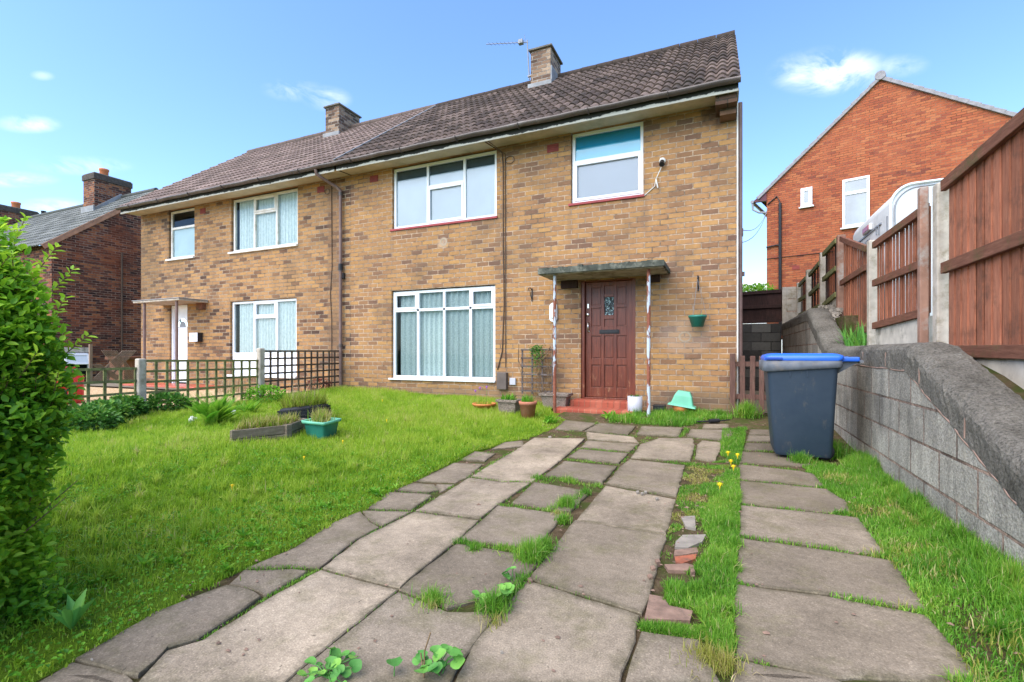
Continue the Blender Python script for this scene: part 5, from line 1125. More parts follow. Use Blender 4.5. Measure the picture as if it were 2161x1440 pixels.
n = 500; P = np.stack([rng.normal((x0t+x1t)/2+.02, .07, n), rng.normal(-.17, .03, n), zt_-np.abs(rng.normal(.08, .16, n))+.06], 1)
leaves('climber_leaves', P, unit(n), unit(n), .03, .016, 'dark_leaf', rng.uniform(.2, 1, n), o)

# tyre, wooden planter, green trough
p = Vector(onL(612, 893)); p = Vector((p.x, p.y+.25, lawn_z(p.x, p.y)))
o = thing('tyre_planter', 'old black tyre on the lawn overflowing with yellowish plants', 'planter', p)
rt_ = px_size(p, 104)/2; tp = []
Mt = Matrix.Translation((p.x, p.y, p.z+.11)) @ Matrix.Rotation(R(-7), 4, 'Y')
ty = MB(); vs = []; fs = []; nu, nv = 40, 12
for i in range(nu):
    for j in range(nv):
        a = 2*math.pi*i/nu; b = 2*math.pi*j/nv; rr5 = rt_-.09+.085*math.cos(b); zz = .10*math.copysign(abs(math.sin(b))**.7, math.sin(b))
        vs.append(Mt @ Vector((rr5*math.cos(a), rr5*math.sin(a), zz)))
for i in range(nu):
    for j in range(nv): fs.append((i*nv+j, ((i+1) % nu)*nv+j, ((i+1) % nu)*nv+(j+1) % nv, i*nv+(j+1) % nv))
ty.add(vs, fs, True); ty.build('tyre', 'tyre_rubber', o)
tr = MB()
for i in range(60):
    a = 2*math.pi*i/60
    for zz in (-.055, -.02, .02, .055): tr.box(-.012, .0, -.014, .014, -.012, .012, Mt @ Matrix.Rotation(a+.05*(zz > 0), 4, 'Z') @ Matrix.Translation((rt_+.0, 0, zz)))
tr.build('tread', 'tyre_rubber', o)
tuft(o, (p.x, p.y, p.z+.15), rt_*.8, 1500, .22, .010, 'grass_dry', .7, name='foliage', rnd=rng.uniform(0, .5, 1500))
tuft(o, (p.x, p.y, p.z+.15), rt_*.75, 900, .24, .008, 'grass_blade', .5, name='foliage'); tuft(o, (p.x, p.y, p.z+.2), rt_*.6, 40, .40, .005, 'dead_stem', .3, name='stem')
q = p+Vector((.0, .02, .18)); MB().tube([q, q+Vector((0, 0, .12))], .018, 8).tube([q+Vector((0, 0, .12)), q+Vector((0, 0, .15))], .05, 10).build('spike_lamp', 'black_plastic', o)
# wooden raised planter (angled)
o = thing('wooden_planter', 'low grey timber planter box on the lawn full of dry weeds', 'planter', Vector(onL(560, 928)))
A = Vector(onL(500, 926)); B = Vector(onL(606, 930)); C = Vector(onL(640, 906)); zt_ = lawn_z(B.x, B.y)+.17
# front edge A-B, right side B-C
A = Vector(onaxis(488, 909, 2, zt_)); B = Vector(onaxis(606, 897, 2, zt_)); C = Vector(onaxis(640, 885, 2, zt_)); Dd = A+(C-B)
def plank(a, b, z0, z1, th=.035): MB().beam((a.x, a.y, (z0+z1)/2), (b.x, b.y, (z0+z1)/2), th, z1-z0).build('plank', 'grey_wood', o, bevel=.006)
for (a, b) in ((A, B), (B, C), (C, Dd), (Dd, A)):
    plank(a, b, zt_-.095, zt_); plank(a, b, zt_-.20, zt_-.10)
for q in (B, C): MB().box(q.x-.035, q.x+.035, q.y-.035, q.y+.035, zt_-.25, zt_+.006).build('corner_post', 'grey_wood', o, bevel=.005)
cc = (A+B+C+Dd)/4; MB().quad(A-Vector((0, 0, .03)), B-Vector((0, 0, .03)), C-Vector((0, 0, .03)), Dd-Vector((0, 0, .03))).build('earth', 'soil', o)
n = 1100; u_ = rng.uniform(.03, .97, n); v_ = rng.uniform(.05, .95, n); Pn = np.array(A)[None]+u_[:, None]*np.array(B-A)[None]+v_[:, None]*np.array(Dd-A)[None]; Pn[:, 2] = zt_-.03
blades('weeds', Pn[:800], .14, .009, 'grass_dry', .7, parent=o); blades('weeds', Pn[800:], .12, .010, 'grass_blade', .6, parent=o)
# green trough
p = Vector(onL(680, 918)); zt_ = lawn_z(p.x, p.y)+.20
A = Vector(onaxis(634, 888, 2, zt_)); B = Vector(onaxis(684, 893, 2, zt_)); C = Vector(onaxis(722, 883, 2, zt_)); Dd = A+(C-B)
o = thing('green_trough', 'green plastic trough of dry grass beside the timber planter', 'planter', p)
cen = (A+B+C+Dd)/4
def ringz(k, z): return [cen+(q-cen)*k+Vector((0, 0, z)) for q in (A, B, C, Dd)]
def ringe(k, z):
    c4 = ringz(k, z); out_ = []
    for i in range(4):
        a, b = c4[i], c4[(i+1) % 4]; out_ += [a.lerp(b, .06), a.lerp(b, .5), a.lerp(b, .94)]
    return out_
loft([ringe(.72, -.2), ringe(.88, -.03)]).build('body', 'green_plastic', o)
loft([ringe(.92, -.035), ringe(1.0, -.03), ringe(1.02, 0), ringe(.90, 0), ringe(.86, -.02)]).build('rim', 'pale_green_plastic', o)
n = 500; P = rng.normal(0, .3, (n, 3)).clip(-.8, .8); Pn = np.array(cen)[None]+P[:, :1]*np.array((B-A)*.5)[None]+P[:, 1:2]*np.array((C-B)*.5)[None]; Pn[:, 2] = zt_-.03
blades('dry_grass', Pn[:380], .16, .007, 'grass_dry', .8, parent=o, rnd=rng.uniform(.3, 1, 380)); blades('dry_grass', Pn[380:], .16, .008, 'grass_blade', .6, parent=o)
# fern
def fern(px, py, h, n, label, nm='fern', m='fern_leaf', seed=1):
    p = Vector(onL(px, py)); P = []; Dv = []; Nn = []; L = []; r5 = random.Random(seed)
    for f in range(n):
        az_ = r5.uniform(0, 6.28); el_ = r5.uniform(.75, 1.5); pos = Vector((p.x+r5.gauss(0, .06), p.y+r5.gauss(0, .06), p.z)); d = Vector((math.cos(az_)*math.cos(el_), math.sin(az_)*math.cos(el_), math.sin(el_)))
        hh = h*r5.uniform(.7, 1.15); k = 26; hz = Vector((math.cos(az_), math.sin(az_), 0)); sd = Vector((-math.sin(az_), math.cos(az_), 0))
        for i in range(k):
            pos = pos+d*(hh/k); d = (d+hz*.022-Vector((0, 0, .018))).normalized(); w_ = .050*math.sin(math.pi*min(1, (i+2)/k))*h/.5
            for s in (-1, 1): P.append(pos); Dv.append(sd*s+d*.4+Vector((0, 0, -.1))); Nn.append(d.cross(sd)); L.append(w_)
    L = np.array(L)+.008; o = leaves(nm, np.array(P), np.array(Dv), np.array(Nn), L, L*.18+.003, m, np.repeat(rng.uniform(0, 1, n), 52)); tag(o, label, 'fern' if 'fern' in nm else 'plant'); return o
fern(448, 895, .50, 70, 'bright green fern clump in front of the trellis fence')
fern(525, 872, .26, 26, 'small green fern between big fern and tyre', seed=3)
# ivy / dark plants along the fence
def leafclump(name, c, rad, n, L, m, label, cat='plant', lo=0, parent=None, stuff=False):
    v = unit(n); r5 = rng.uniform(.3, 1, n)**.5; P = np.array(c)[None]+v*r5[:, None]*np.array(rad)[None]; P[:, 2] = np.maximum(P[:, 2], c[2]-rad[2]*.6)
    D_ = v+unit(n)*.7; o = leaves(name, P, D_, np.array([[0, 0, 1.]])+unit(n)*.5, L*rng.uniform(.7, 1.3, n), L*.6, m, rng.uniform(0, 1, n)*.7+.3*(v[:, 2] > .2), parent)
    if label: tag(o, label, cat)
    return o
for i, (px, py, rx, rz, lb) in enumerate([(215, 890, .40, .17, 'low dark green plants by the hedge end of the trellis fence'), (262, 880, .30, .19, 'dark leafy plant left of the middle concrete fence post'), (350, 868, .36, .18, 'dark leafy plant right of the middle concrete fence post'), (180, 905, .40, .16, 'dark green bush partly behind the tall hedge')]):
    p = onL(px, py); leafclump('leafy_plant', (p[0], p[1], p[2]+rz*.5), (rx, rx*.8, rz), 1400, .06, 'dark_leaf', lb)
p = onL(560, 850); leafclump('leafy_plant', (p[0], p[1], p[2]+.12), (.4, .3, .18), 900, .05, 'weed_leaf', 'green leafy weeds behind the tyre planter')
p = (-8.2, -.45, .25); leafclump('shrub', (p[0], p[1], p[2]+.12), (.3, .2, .15), 500, .04, 'red_leaf', 'dark red-leaved little shrub behind the trellis near the wall', 'shrub')
p = onL(505, 830); o = tuft(None, (p[0]-.2, p[1], p[2]), .35, 260, .42, .006, 'dead_stem', .35, name='dry_stems'); tag(o, 'clump of dead brown stems in front of the trellis fence', 'plant')
for px, py in ((300, 868), (265, 880), (345, 872)):
    pass
# white edging strip
o = thing('lawn_edging', 'short run of white scalloped plastic edging in front of the fern', 'edging', Vector(onL(440, 890)))
for seg in (((398, 893), (418, 886)), ((446, 884), (497, 874))):
    a = Vector(onL(*seg[0])); b = Vector(onL(*seg[1])); k = max(4, int((b-a).length/.035)); mb = MB()
    for i in range(k):
        q = a.lerp(b, i/k); hh = .065+.02*math.sin(i*1.1); mb.prism([(q.x, q.y, q.z), (q.x+.022, q.y+.004, q.z), (q.x+.022, q.y+.004, q.z+hh*.8), (q.x+.011, q.y+.002, q.z+hh), (q.x, q.y, q.z+hh*.8)], (0, 0, 0), (0, .01, 0))
    mb.build('edging_strip', 'petal_white', o)
# plant on the wall top
q = Vector(onX(1808, 722, 1.50)); 
o = tuft(None, (q.x, q.y, 1.0), .14, 110, .44, .035, 'broad_leaf', .42, name='strap_leaf_plant', curl=1.2, rnd=rng.uniform(.2, 1, 110)); tag(o, 'bright green strap-leaved plant growing behind the wall below the fence', 'plant')
# flowers
def flower(p, h, r, m, name, label, group, n=14):
    o = thing(name, label, 'flower', p, group); MB().tube([p, (p[0]+.01, p[1], p[2]+h)], .0025, 5).build('stem', 'stem_green', o)
    mb = MB()
    for i in range(n):
        a = 2*math.pi*i/n+rl.uniform(-.1, .1); c_ = Vector((p[0]+.01, p[1], p[2]+h)); d = Vector((math.cos(a), math.sin(a), .12-.5*(i % 2))); s = Vector((-math.sin(a), math.cos(a), 0))
        mb.add([c_, c_+d*r*.6+s*r*.16, c_+d*r, c_+d*r*.6-s*r*.16], [(0, 1, 2, 3)])
    mb.lathe([(0, .3*r), (.35*r, .2*r), (.4*r, 0), (0, -.05)], (p[0]+.01, p[1], p[2]+h), 8); mb.build('flower_head', m, o); return o
simple('stem_green', (.12, .25, .05), .7, .1, 8, 0)
for (px, py, h, lb) in ((1534, 975, .10, 'tall dandelion at the far left of the cluster in the strip'), (1554, 978, .09, 'dandelion at the right edge of the cluster, beside the path slabs'), (1545, 1002, .08, 'third dandelion down the strip, below the pair'), (1516, 1040, .07, 'lone dandelion nearest the camera in the strip'), (1540, 985, .06, 'short dandelion half hidden under the tall one')):
    flower(onG(px, py), h, .026, 'petal_yellow', 'dandelion', lb, 'dandelions in the grass strip')
for (px, py, lb) in ((722, 948, 'yellow lawn flower just below the green trough'), (488, 1050, 'yellow lawn flower in the middle of the lawn, nearest the camera'), (806, 855, 'yellow lawn flower closest to the big window'), (815, 900, 'yellow lawn flower right of the green trough'), (640, 985, 'yellow lawn flower between trough and drive edge')):
    flower(onL(px, py), .09, .018, 'petal_yellow', 'dandelion', lb, 'yellow flowers on the lawn', 8)
for k, (px, py) in enumerate(((1002, 836), (1012, 830), (1026, 828))):
    p = Vector(onL(px, 866)); z_ = onaxis(px, py-12, 1, p.y)[2]; flower((p.x, p.y, p.z), z_-p.z, .035, 'petal_purple', 'purple_flower', ('lowest purple flower, at the left above the orange bowl', 'middle one of three purple flowers above the orange bowl', 'highest purple flower, at the right above the orange bowl')[k], 'purple flowers above the orange bowl', 12)
# small stones and bricks in the strip
def stone(name, poly, h, m, label):
    P = [Vector(onG(x, y)) for x, y in poly]; cen = sum(P, Vector())/len(P); n = len(P); o = MB()
    vs = [p+Vector((0, 0, -.014)) for p in P]+[p+Vector((0, 0, h*rl.uniform(.5, .9))) for p in P]+[cen.lerp(p, .7)+Vector((0, 0, h)) for p in P]
    o.add(vs, [(a*n+i, a*n+(i+1) % n, (a+1)*n+(i+1) % n, (a+1)*n+i) for a in range(2) for i in range(n)]+[tuple(range(2*n, 3*n))]); return tag(o.build(name, m), label, 'stone')
stone('stone_fragment', [(1437,1091),(1467,1089),(1468,1116),(1447,1112)], .004, 'stone_white', 'pale triangular stone flake in the strip beside the slabs')
stone('stone_fragment', [(1426,1144),(1441,1130),(1490,1129),(1482,1144),(1452,1157),(1424,1155)], .004, 'stone_white', 'flat speckled stone piece between slab and grass strip')
stone('stone_fragment', [(1424,1162),(1470,1156),(1474,1166),(1440,1172),(1422,1172)], .004, 'stone_brown', 'long brown stone piece lying against the red brick fragment')
stone('brick_fragment', [(1424,1176),(1470,1170),(1468,1180),(1440,1190),(1426,1188)], .004, 'stone_red', 'broken orange-red brick piece in the strip')
stone('stone_fragment', [(1371,1256),(1400,1262),(1412,1280),(1462,1291),(1456,1312),(1360,1308),(1366,1280)], .006, 'stone_brown', 'flat brown broken slab piece at the drive edge')
stone('stone_fragment', [(1402,1192),(1450,1190),(1470,1196),(1450,1206),(1410,1204)], .004, 'stone_brown', 'thin brown stone piece below the red brick fragment')
for (x, y, lb) in ((1382, 1186, 'brown crumb beside the red brick fragment'), (1372, 1200, 'middle brown crumb on the slab edge'), (1366, 1218, 'lowest of the three brown crumbs on the slab edge'), (1112, 1226, 'brown crumb in the joint by the grass tufts'), (1455, 1206, 'brown crumb right of the thin brown stone')):
    stone('pebble', [(x, y), (x+9, y-2), (x+12, y+4), (x+4, y+6)], .015, 'stone_brown', lb)['group'] = 'brown crumbs on the slab edge'
for (x, y, lb) in ((1342, 1038, 'leftmost white chip of the cluster on the dark slab'), (1352, 1041, 'second white chip of the cluster on the dark slab'), (1359, 1038, 'third white chip of the cluster on the dark slab'), (1383, 1052, 'white chip set apart right of the cluster'), (1157, 922, 'white chip at the far top of the pale slabs'), (400, 1268, 'white chip on the cracked strip beside the lawn'), (190, 1394, 'white chip near the bottom left paving corner'), (1055, 1378, 'white chip on the big slab at the bottom centre')):
    stone('pebble', [(x, y), (x+6, y-1), (x+7, y+2), (x+2, y+3)], .008, 'stone_white', lb)['group'] = 'white chips on the paving'

# ---------------------------------------------------------------- broad-leaved weeds at the bottom
def mallow(px, py, n, spread, size, label, seed, hh=.05):
    p = Vector(onG(px, py)); r5 = random.Random(seed); mb = MB(); rn = []
    for i in range(n):
        a = r5.uniform(0, 6.28); q = spread*math.sqrt(r5.random()); c = Vector((p.x+q*math.cos(a), p.y+q*math.sin(a), p.z+hh*r5.uniform(.5, 1.3))); sz = size*r5.uniform(.6, 1.1)
        T_ = Matrix.Translation(c) @ Matrix.Rotation(r5.uniform(0, 6.28), 4, 'Z') @ Matrix.Rotation(r5.uniform(.1, .7), 4, 'X'); K = 14; rv_ = r5.random()
        ring = []; 
        for k in range(K):
            t_ = 2*math.pi*k/K; rr6 = sz*(1-.45*math.exp(-((t_-math.pi)/.35)**2))*(1+.05*math.sin(5*t_)); ring.append(T_ @ Vector((rr6*math.cos(t_), rr6*math.sin(t_), .18*sz*math.cos(2*t_)+.15*sz)))
        inner = [T_ @ Vector((.5*sz*math.cos(2*math.pi*k/K), .5*sz*math.sin(2*math.pi*k/K), .05*sz*(1 if k % 2 else -.6))) for k in range(K)]
        ce = T_ @ Vector((-.1*sz, 0, -.03*sz)); vs = ring+inner+[ce]
        mb.add(vs, [(k, (k+1) % K, K+(k+1) % K, K+k) for k in range(K)]+[(K+k, K+(k+1) % K, 2*K) for k in range(K)], True); rn += [rv_]*len(vs)
        b0 = len(mb.v); mb.tube([p+Vector((r5.gauss(0, .01), r5.gauss(0, .01), 0)), (p+c)/2+Vector((0, 0, .01)), ce], .0022, 4, cap=False); rn += [.2]*(len(mb.v)-b0)
    me = bpy.data.meshes.new('broadleaf_weed'); me.from_pydata(mb.v, [], mb.f); me.polygons.foreach_set('use_smooth', mb.sm); me.materials.append(MATS['broad_leaf'])
    at_ = me.attributes.new('rnd', 'FLOAT', 'POINT'); at_.data.foreach_set('value', rn); o = link('broadleaf_weed', me); return tag(o, label, 'weed')
mallow(925, 1418, 16, .075, .026, 'round-leaved weed with dead stalks at the bottom edge of the drive', 1)
mallow(690, 1428, 20, .10, .022, 'clump of round-leaved weeds at bottom left of the drive', 2, .03)
mallow(832, 1424, 1, .005, .032, 'single round weed leaf between the two bottom clumps', 3)
mallow(1050, 1272, 9, .10, .030, 'round leaves growing through the big grass tuft in the joint', 4, .06)
mallow(1080, 1225, 3, .03, .024, 'small round weed leaves higher up in the slab joint', 5, .04)
o = MB()
p = Vector(onG(895, 1430)); o.tube([p, p+Vector((-.005, .01, .08)), p+Vector((.012, .02, .14))], .0028, 5).tube([p, p+Vector((-.02, .01, .07))], .0025, 5); tag(o.build('dead_stalk', 'twig'), 'two thin dead stalks standing at the bottom of the drive', 'stalk')

# ---------------------------------------------------------------- grass
def inpoly(x, y, poly):
    n = len(poly); c = np.zeros(len(x), bool); j = n-1
    for i in range(n):
        xi, yi = poly[i]; xj, yj = poly[j]; c ^= ((yi > y) != (yj > y)) & (x < (xj-xi)*(y-yi)/(yj-yi+1e-12)+xi); j = i
    return c
def nz2(x, y, s, seed=0):     # cheap smooth noise
    r6 = np.random.default_rng(seed); v = 0
    for k in range(6):
        a = r6.uniform(0, 6.28); f = s*r6.uniform(.6, 1.8); v = v+np.sin((x*math.cos(a)+y*math.sin(a))*f+r6.uniform(0, 6.28))
    return v/6*1.7
LZ = np.vectorize(lawn_z); GZ = np.vectorize(gz)
lawn_edge = [Vector(onG(x, y)) for x, y in ((60, 1446), (158, 1392), (326, 1293), (500, 1203), (620, 1155), (706, 1101), (775, 1075), (829, 1036), (870, 1018), (955, 974), (1000, 952), (1036, 945), (1065, 932), (1100, 928), (1128, 920), (1165, 904), (1192, 886))]
lp_ = [(p.x+.02, p.y) for p in lawn_edge]+[(-2.85, -.7), (-2.95, -.02), (-7.95, -.02), (-7.95, -8.4), (-2.6, -8.4)]
def lawn_pts(n, dmin, dmax):
    x = rng.uniform(-7.95, -1.7, n); y = rng.uniform(-8.3, -.02, n); ok = inpoly(x, y, lp_); dx = x-CAM[0]; dy = y-CAM[1]; d = -dx*math.sin(TH)+dy*math.cos(TH); l = dx*math.cos(TH)+dy*math.sin(TH)
    ok &= (d > dmin) & (d <= dmax) & (l > -1.15*d-.3); return x[ok], y[ok]
def lawnset(n, dmin, dmax, L, W, name, label=None, m='grass_blade', lean=.55):
    x, y = lawn_pts(n, dmin, dmax); big = nz2(x, y, 2.2, 1); sm_ = nz2(x, y, 7, 2); P = np.stack([x, y, LZ(x, y)-.012], 1)
    edge = np.clip((-2.25-x)/.45, .5, 1); Ls = L*(1+.35*big)*edge*(1+.5*np.clip((y+3.0)/2.5, 0, 1)); r = (rng.uniform(0, 1, len(x))*.55+.27+.17*big+.14*sm_+.12*np.clip((y+5)/3, -.6, 1)).clip(0, .93)
    dry = rng.uniform(0, 1, len(x)) < .02+.03*(sm_ > .7); r = np.where(dry, rng.uniform(.94, 1, len(x)), r)
    return blades(name, P, Ls, W, m, lean, rnd=r, kind='stuff')
lawnset(270000, .5, 3.6, .048, .0040, 'lawn_grass', lean=1.0)
lawnset(280000, 3.6, 12, .068, .0060, 'lawn_grass', lean=.8)
x, y = lawn_pts(90000, .5, 5.5); keep = (nz2(x, y, 5, 4)+1.3*(x > -3.1) > .1) & (rng.uniform(0, 1, len(x)) < .75); x = x[keep]; y = y[keep]; n = len(x)
D_ = unit(n); D_[:, 2] = np.abs(D_[:, 2])*.6; P = np.stack([x, y, LZ(x, y)+rng.uniform(0, .03, n)], 1)
leaves('lawn_clover', P, D_, np.array([[0, 0, 1.]])+unit(n)*.4, rng.uniform(.010, .022, n), .013, 'weed_leaf', (rng.uniform(0, .8, n)).clip(0, 1), kind='stuff')
# bigger broad weeds in the lawn
x, y = lawn_pts(2600, .8, 5.5); keep = nz2(x, y, 3, 8) > .2; x = x[keep][:420]; y = y[keep][:420]; k = 7; n = len(x)*k; X = np.repeat(x, k); Yy = np.repeat(y, k); a = rng.uniform(0, 6.28, n); e_ = rng.uniform(.3, 1.1, n)
D_ = np.stack([np.cos(a)*np.cos(e_), np.sin(a)*np.cos(e_), np.sin(e_)], 1); P = np.stack([X, Yy, LZ(X, Yy)], 1)
leaves('lawn_weeds', P, D_, np.array([[0, 0, 1.]])+unit(n)*.2, np.repeat(rng.uniform(.03, .07, n//k), k), np.repeat(rng.uniform(.010, .020, n//k), k), 'weed_leaf', rng.uniform(.2, 1, n), kind='stuff')
# tussocks
x, y = lawn_pts(5200, .8, 9.5); x = x[:1500]; y = y[:1500]; k = 46; n = len(x)*k; q = rng.uniform(.01, .06, len(x)).repeat(k)*np.abs(rng.normal(0, .8, n)); a = rng.uniform(0, 6.28, n); X = x.repeat(k)+q*np.cos(a); Yy = y.repeat(k)+q*np.sin(a)
tone = rng.uniform(.25, .93, len(x)).repeat(k); Lt = (rng.uniform(.05, .12, len(x))*np.clip((-2.3-x)/.6, .35, 1)).repeat(k)
blades('lawn_grass', np.stack([X, Yy, LZ(X, Yy)-.01], 1), Lt, .0052, 'grass_blade', .9, rnd=(tone+rng.normal(0, .07, n)).clip(0, 1), curl=.9, kind='stuff')
# dock-like plant bottom left
p = onL(150, 1330)
o = leaves('dock_plant', np.repeat([[p[0], p[1], p[2]]], 9, 0), np.array([[math.cos(a)*.5, math.sin(a)*.5, .9] for a in np.linspace(0, 5.6, 9)]), np.array([[0, 0, 1.]])+unit(9)*.2, rng.uniform(.09, .15, 9), .035, 'broad_leaf', rng.uniform(.3, 1, 9)); tag(o, 'pale broad-leaved plant at the lawn edge by the foot of the hedge', 'plant')

def gline(pts, n, width, L, W, m='grass_lush', lean=.6, lawn=False):
    Q = [Vector(onG(x, y)) for x, y in pts]; seg = [(Q[i+1]-Q[i]).length for i in range(len(Q)-1)]; tot = sum(seg); out_ = []
    for s_, (a, b) in zip(seg, zip(Q[:-1], Q[1:])):
        k = max(2, int(n*s_/tot)); f = rng.uniform(0, 1, k); pp_ = np.array(a)[None]*(1-f)[:, None]+np.array(b)[None]*f[:, None]; pp_[:, :2] += rng.normal(0, width, (k, 2)); out_.append(pp_)
    P = np.concatenate(out_); cl_ = nz2(P[:, 0], P[:, 1], 26, 3); keep = cl_ > rng.uniform(-1.3, .3, len(P)); P = P[keep]; P[:, 2] = GZ(P[:, 1])-.01
    GR.append((P, L*np.ones(len(P))*(1+.3*cl_[keep]).clip(.4, 1.5), W, m, lean))
GR = []
SLW0 = [[(q[0], q[1]) for q in (onG(x, y) for x, y in poly)] for tv, poly in SL]
def offslab0(x, y):
    ok = np.ones(len(x), bool)
    for poly in SLW0: ok &= ~inpoly(x, y, poly)
    return ok
J = [([(1125, 1008), (1180, 1012), (1270, 1028)], 700, .022, .045), ([(1045, 1065), (1110, 1072), (1190, 1080)], 260, .014, .03), ([(961, 1143), (1020, 1152), (1100, 1165), (1150, 1172)], 800, .015, .04),
     ([(1222, 945), (1330, 955)], 200, .012, .02), ([(1195, 968), (1305, 981)], 260, .01, .022), ([(1345, 940), (1309, 981)], 120, .01, .02), ([(1110, 1160), (1180, 1140)], 300, .02, .05), ([(1165, 1075), (1240, 1040)], 300, .02, .05),
     ([(1110, 1218), (1080, 1250), (1045, 1295)], 350, .02, .05), ([(840, 1247), (940, 1280)], 10, .01, .02),
     ([(1120, 1015), (1060, 1062)], 60, .008, .02), ([(993, 1004), (1085, 952)], 280, .014, .02), ([(958, 975), (1040, 952)], 150, .02, .02), ([(869, 1019), (925, 1035), (905, 1045)], 110, .012, .018), ([(867, 1078), (905, 1048)], 90, .01, .02), ([(775, 1075), (867, 1078)], 80, .01, .015),
     ([(806, 1112), (758, 1136)], 60, .01, .015), ([(672, 1200), (565, 1258), (424, 1348)], 330, .006, .015), ([(520, 1199), (630, 1197)], 200, .018, .02),
     ([(1558, 979), (1683, 993), (1740, 1000)], 350, .012, .03), ([(1561, 1012), (1744, 1030)], 260, .010, .02), ([(1564, 1064), (1738, 1082), (1800, 1090)], 300, .010, .025), ([(1561, 1131), (1700, 1150), (1830, 1171), (1885, 1180)], 420, .014, .03),
     ([(1549, 1229), (1600, 1236)], 70, .01, .025), ([(1757, 1256), (1960, 1293)], 260, .015, .03), ([(1560, 950), (1700, 955)], 200, .014, .03), ([(1560, 932), (1680, 935)], 100, .01, .02), ([(1553, 1388), (1640, 1405)], 60, .01, .02),
     ([(1343, 918), (1352, 900)], 140, .018, .02), ([(1436, 922), (1450, 903)], 260, .02, .03), ([(1338, 934), (1465, 924), (1540, 932)], 160, .012, .015), ([(1467, 972), (1467, 940)], 100, .01, .02), ([(1421, 977), (1500, 980)], 220, .015, .03)]
for pts, n, wd, L in J: gline(pts, n, wd, L, .004)
# crumbs, dead leaves and grit lying about
nd = 2600; xd = rng.uniform(-2.5, 1.05, nd); yd = rng.uniform(-7.3, -.7, nd); onslab = ~offslab0(xd, yd); kp = (~onslab) | (rng.uniform(0, 1, nd) < .16); xd = xd[kp]; yd = yd[kp]; Vd = []; Qd = []
for xx, yy in zip(xd, yd):
    sz = rl.uniform(.003, .011)*(1 if rl.random() < .9 else 1.8); a_ = rl.uniform(0, 6.28); z_ = gz(yy)+.001; b_ = len(Vd)
    for k in range(4): aa = a_+k*1.57+rl.uniform(-.4, .4); Vd.append((xx+sz*math.cos(aa), yy+sz*.6*math.sin(aa), z_+rl.uniform(0, .005)))
    Vd.append((xx, yy, z_+sz*.7)); Qd += [(b_+k, b_+(k+1) % 4, b_+4) for k in range(4)]
fast('debris', Vd, None, Qd, 'stone_brown', kind='stuff')
# tufts in the joints
def gtuft(px, py, r, n, L, W=.0042, m='grass_lush', lean=.6, sx=1):
    p = onG(px, py); a = rng.uniform(0, 6.28, n); q = r*np.abs(rng.normal(0, .5, n)); P = np.stack([p[0]+q*np.cos(a)*sx, p[1]+q*np.sin(a), np.full(n, p[2]-.01)], 1); GR.append((P, np.full(n, L), W, m, lean))
gtuft(1120, 1180, .085, 700, .11); gtuft(1150, 1160, .06, 300, .09); gtuft(1195, 1068, .08, 400, .09); gtuft(1190, 1100, .05, 200, .07); gtuft(915, 1268, .075, 420, .065, .003, sx=1.3); gtuft(1040, 1290, .07, 450, .10, .0035); gtuft(1000, 1160, .05, 200, .05)
gtuft(1235, 1040, .05, 150, .06); gtuft(1260, 895, .05, 60, .05)
gtuft(910, 1282, .05, 50, .05, .003, 'grass_dry', 1.1); gtuft(1045, 1315, .06, 60, .06, .003, 'grass_dry', 1.1); gtuft(1175, 1085, .06, 60, .05, .003, 'grass_dry', 1.1)
gtuft(1575, 880, .16, 900, .24, .008, 'grass_lush', .75); gtuft(1690, 975, .12, 500, .12); gtuft(1760, 965, .16, 900, .2)
# grass strip between slabs and path
def region(poly, n, L, W, m='grass_lush', lean=.6, thresh=None, seed=0, dens=7):
    Q = [onG(x, y) for x, y in poly]; xs = [q[0] for q in Q]; ys = [q[1] for q in Q]; x = rng.uniform(min(xs), max(xs), n); y = rng.uniform(min(ys), max(ys), n)
    ok = inpoly(x, y, [(q[0], q[1]) for q in Q]); 
    if thresh is not None: ok &= nz2(x, y, dens, seed) > thresh
    x = x[ok]; y = y[ok]; v = nz2(x, y, 9, seed+1); GR.append((np.stack([x, y, GZ(y)-.012], 1), L*(1+.4*v).clip(.4, 1.6), W, m, lean))
region([(1495, 1040), (1562, 1040), (1558, 1130), (1552, 1230), (1545, 1390), (1520, 1400), (1490, 1330), (1470, 1290), (1400, 1270), (1410, 1215), (1460, 1205), (1500, 1150)], 40000, .042, .004, thresh=-.6, seed=71, dens=14)
region([(1350, 1318), (1480, 1325), (1500, 1350), (1475, 1348), (1355, 1330)], 9000, .035, .004)
region([(1500, 975), (1560, 965), (1562, 1060), (1555, 1160), (1490, 1130), (1470, 1060)], 22000, .035, .0045, thresh=-.15, seed=5)
region([(1446, 983), (1540, 980), (1500, 1085), (1408, 1125)], 9000, .018, .0035, m='grass_dry', seed=9, thresh=.0, dens=13)
region([(1446, 983), (1540, 980), (1510, 1085), (1410, 1125)], 12000, .024, .0038, seed=19, thresh=.05, dens=11)
region([(1440, 1060), (1500, 1060), (1495, 1135), (1425, 1120)], 6000, .02, .0045, thresh=.1, seed=11)
region([(1525, 905), (1575, 905), (1562, 975), (1520, 960)], 9000, .05, .006, seed=3)
[gtuft(px__, py__, .05, 260, .065) for px__, py__ in ((1520,1180),(1490,1240),(1530,1290),(1500,1300),(1545,1200),(1470,1250),(1540,1060),(1510,1340),(1550,1150),(1430,1255))]; gtuft(1525, 1110, .08, 500, .08); gtuft(1530, 1350, .05, 300, .05, .0035)
gtuft(1500, 1395, .12, 350, .07, .0028, 'grass_dry', 1.3); gtuft(1530, 1408, .05, 250, .07, .003, 'grass_dry', 1.2)
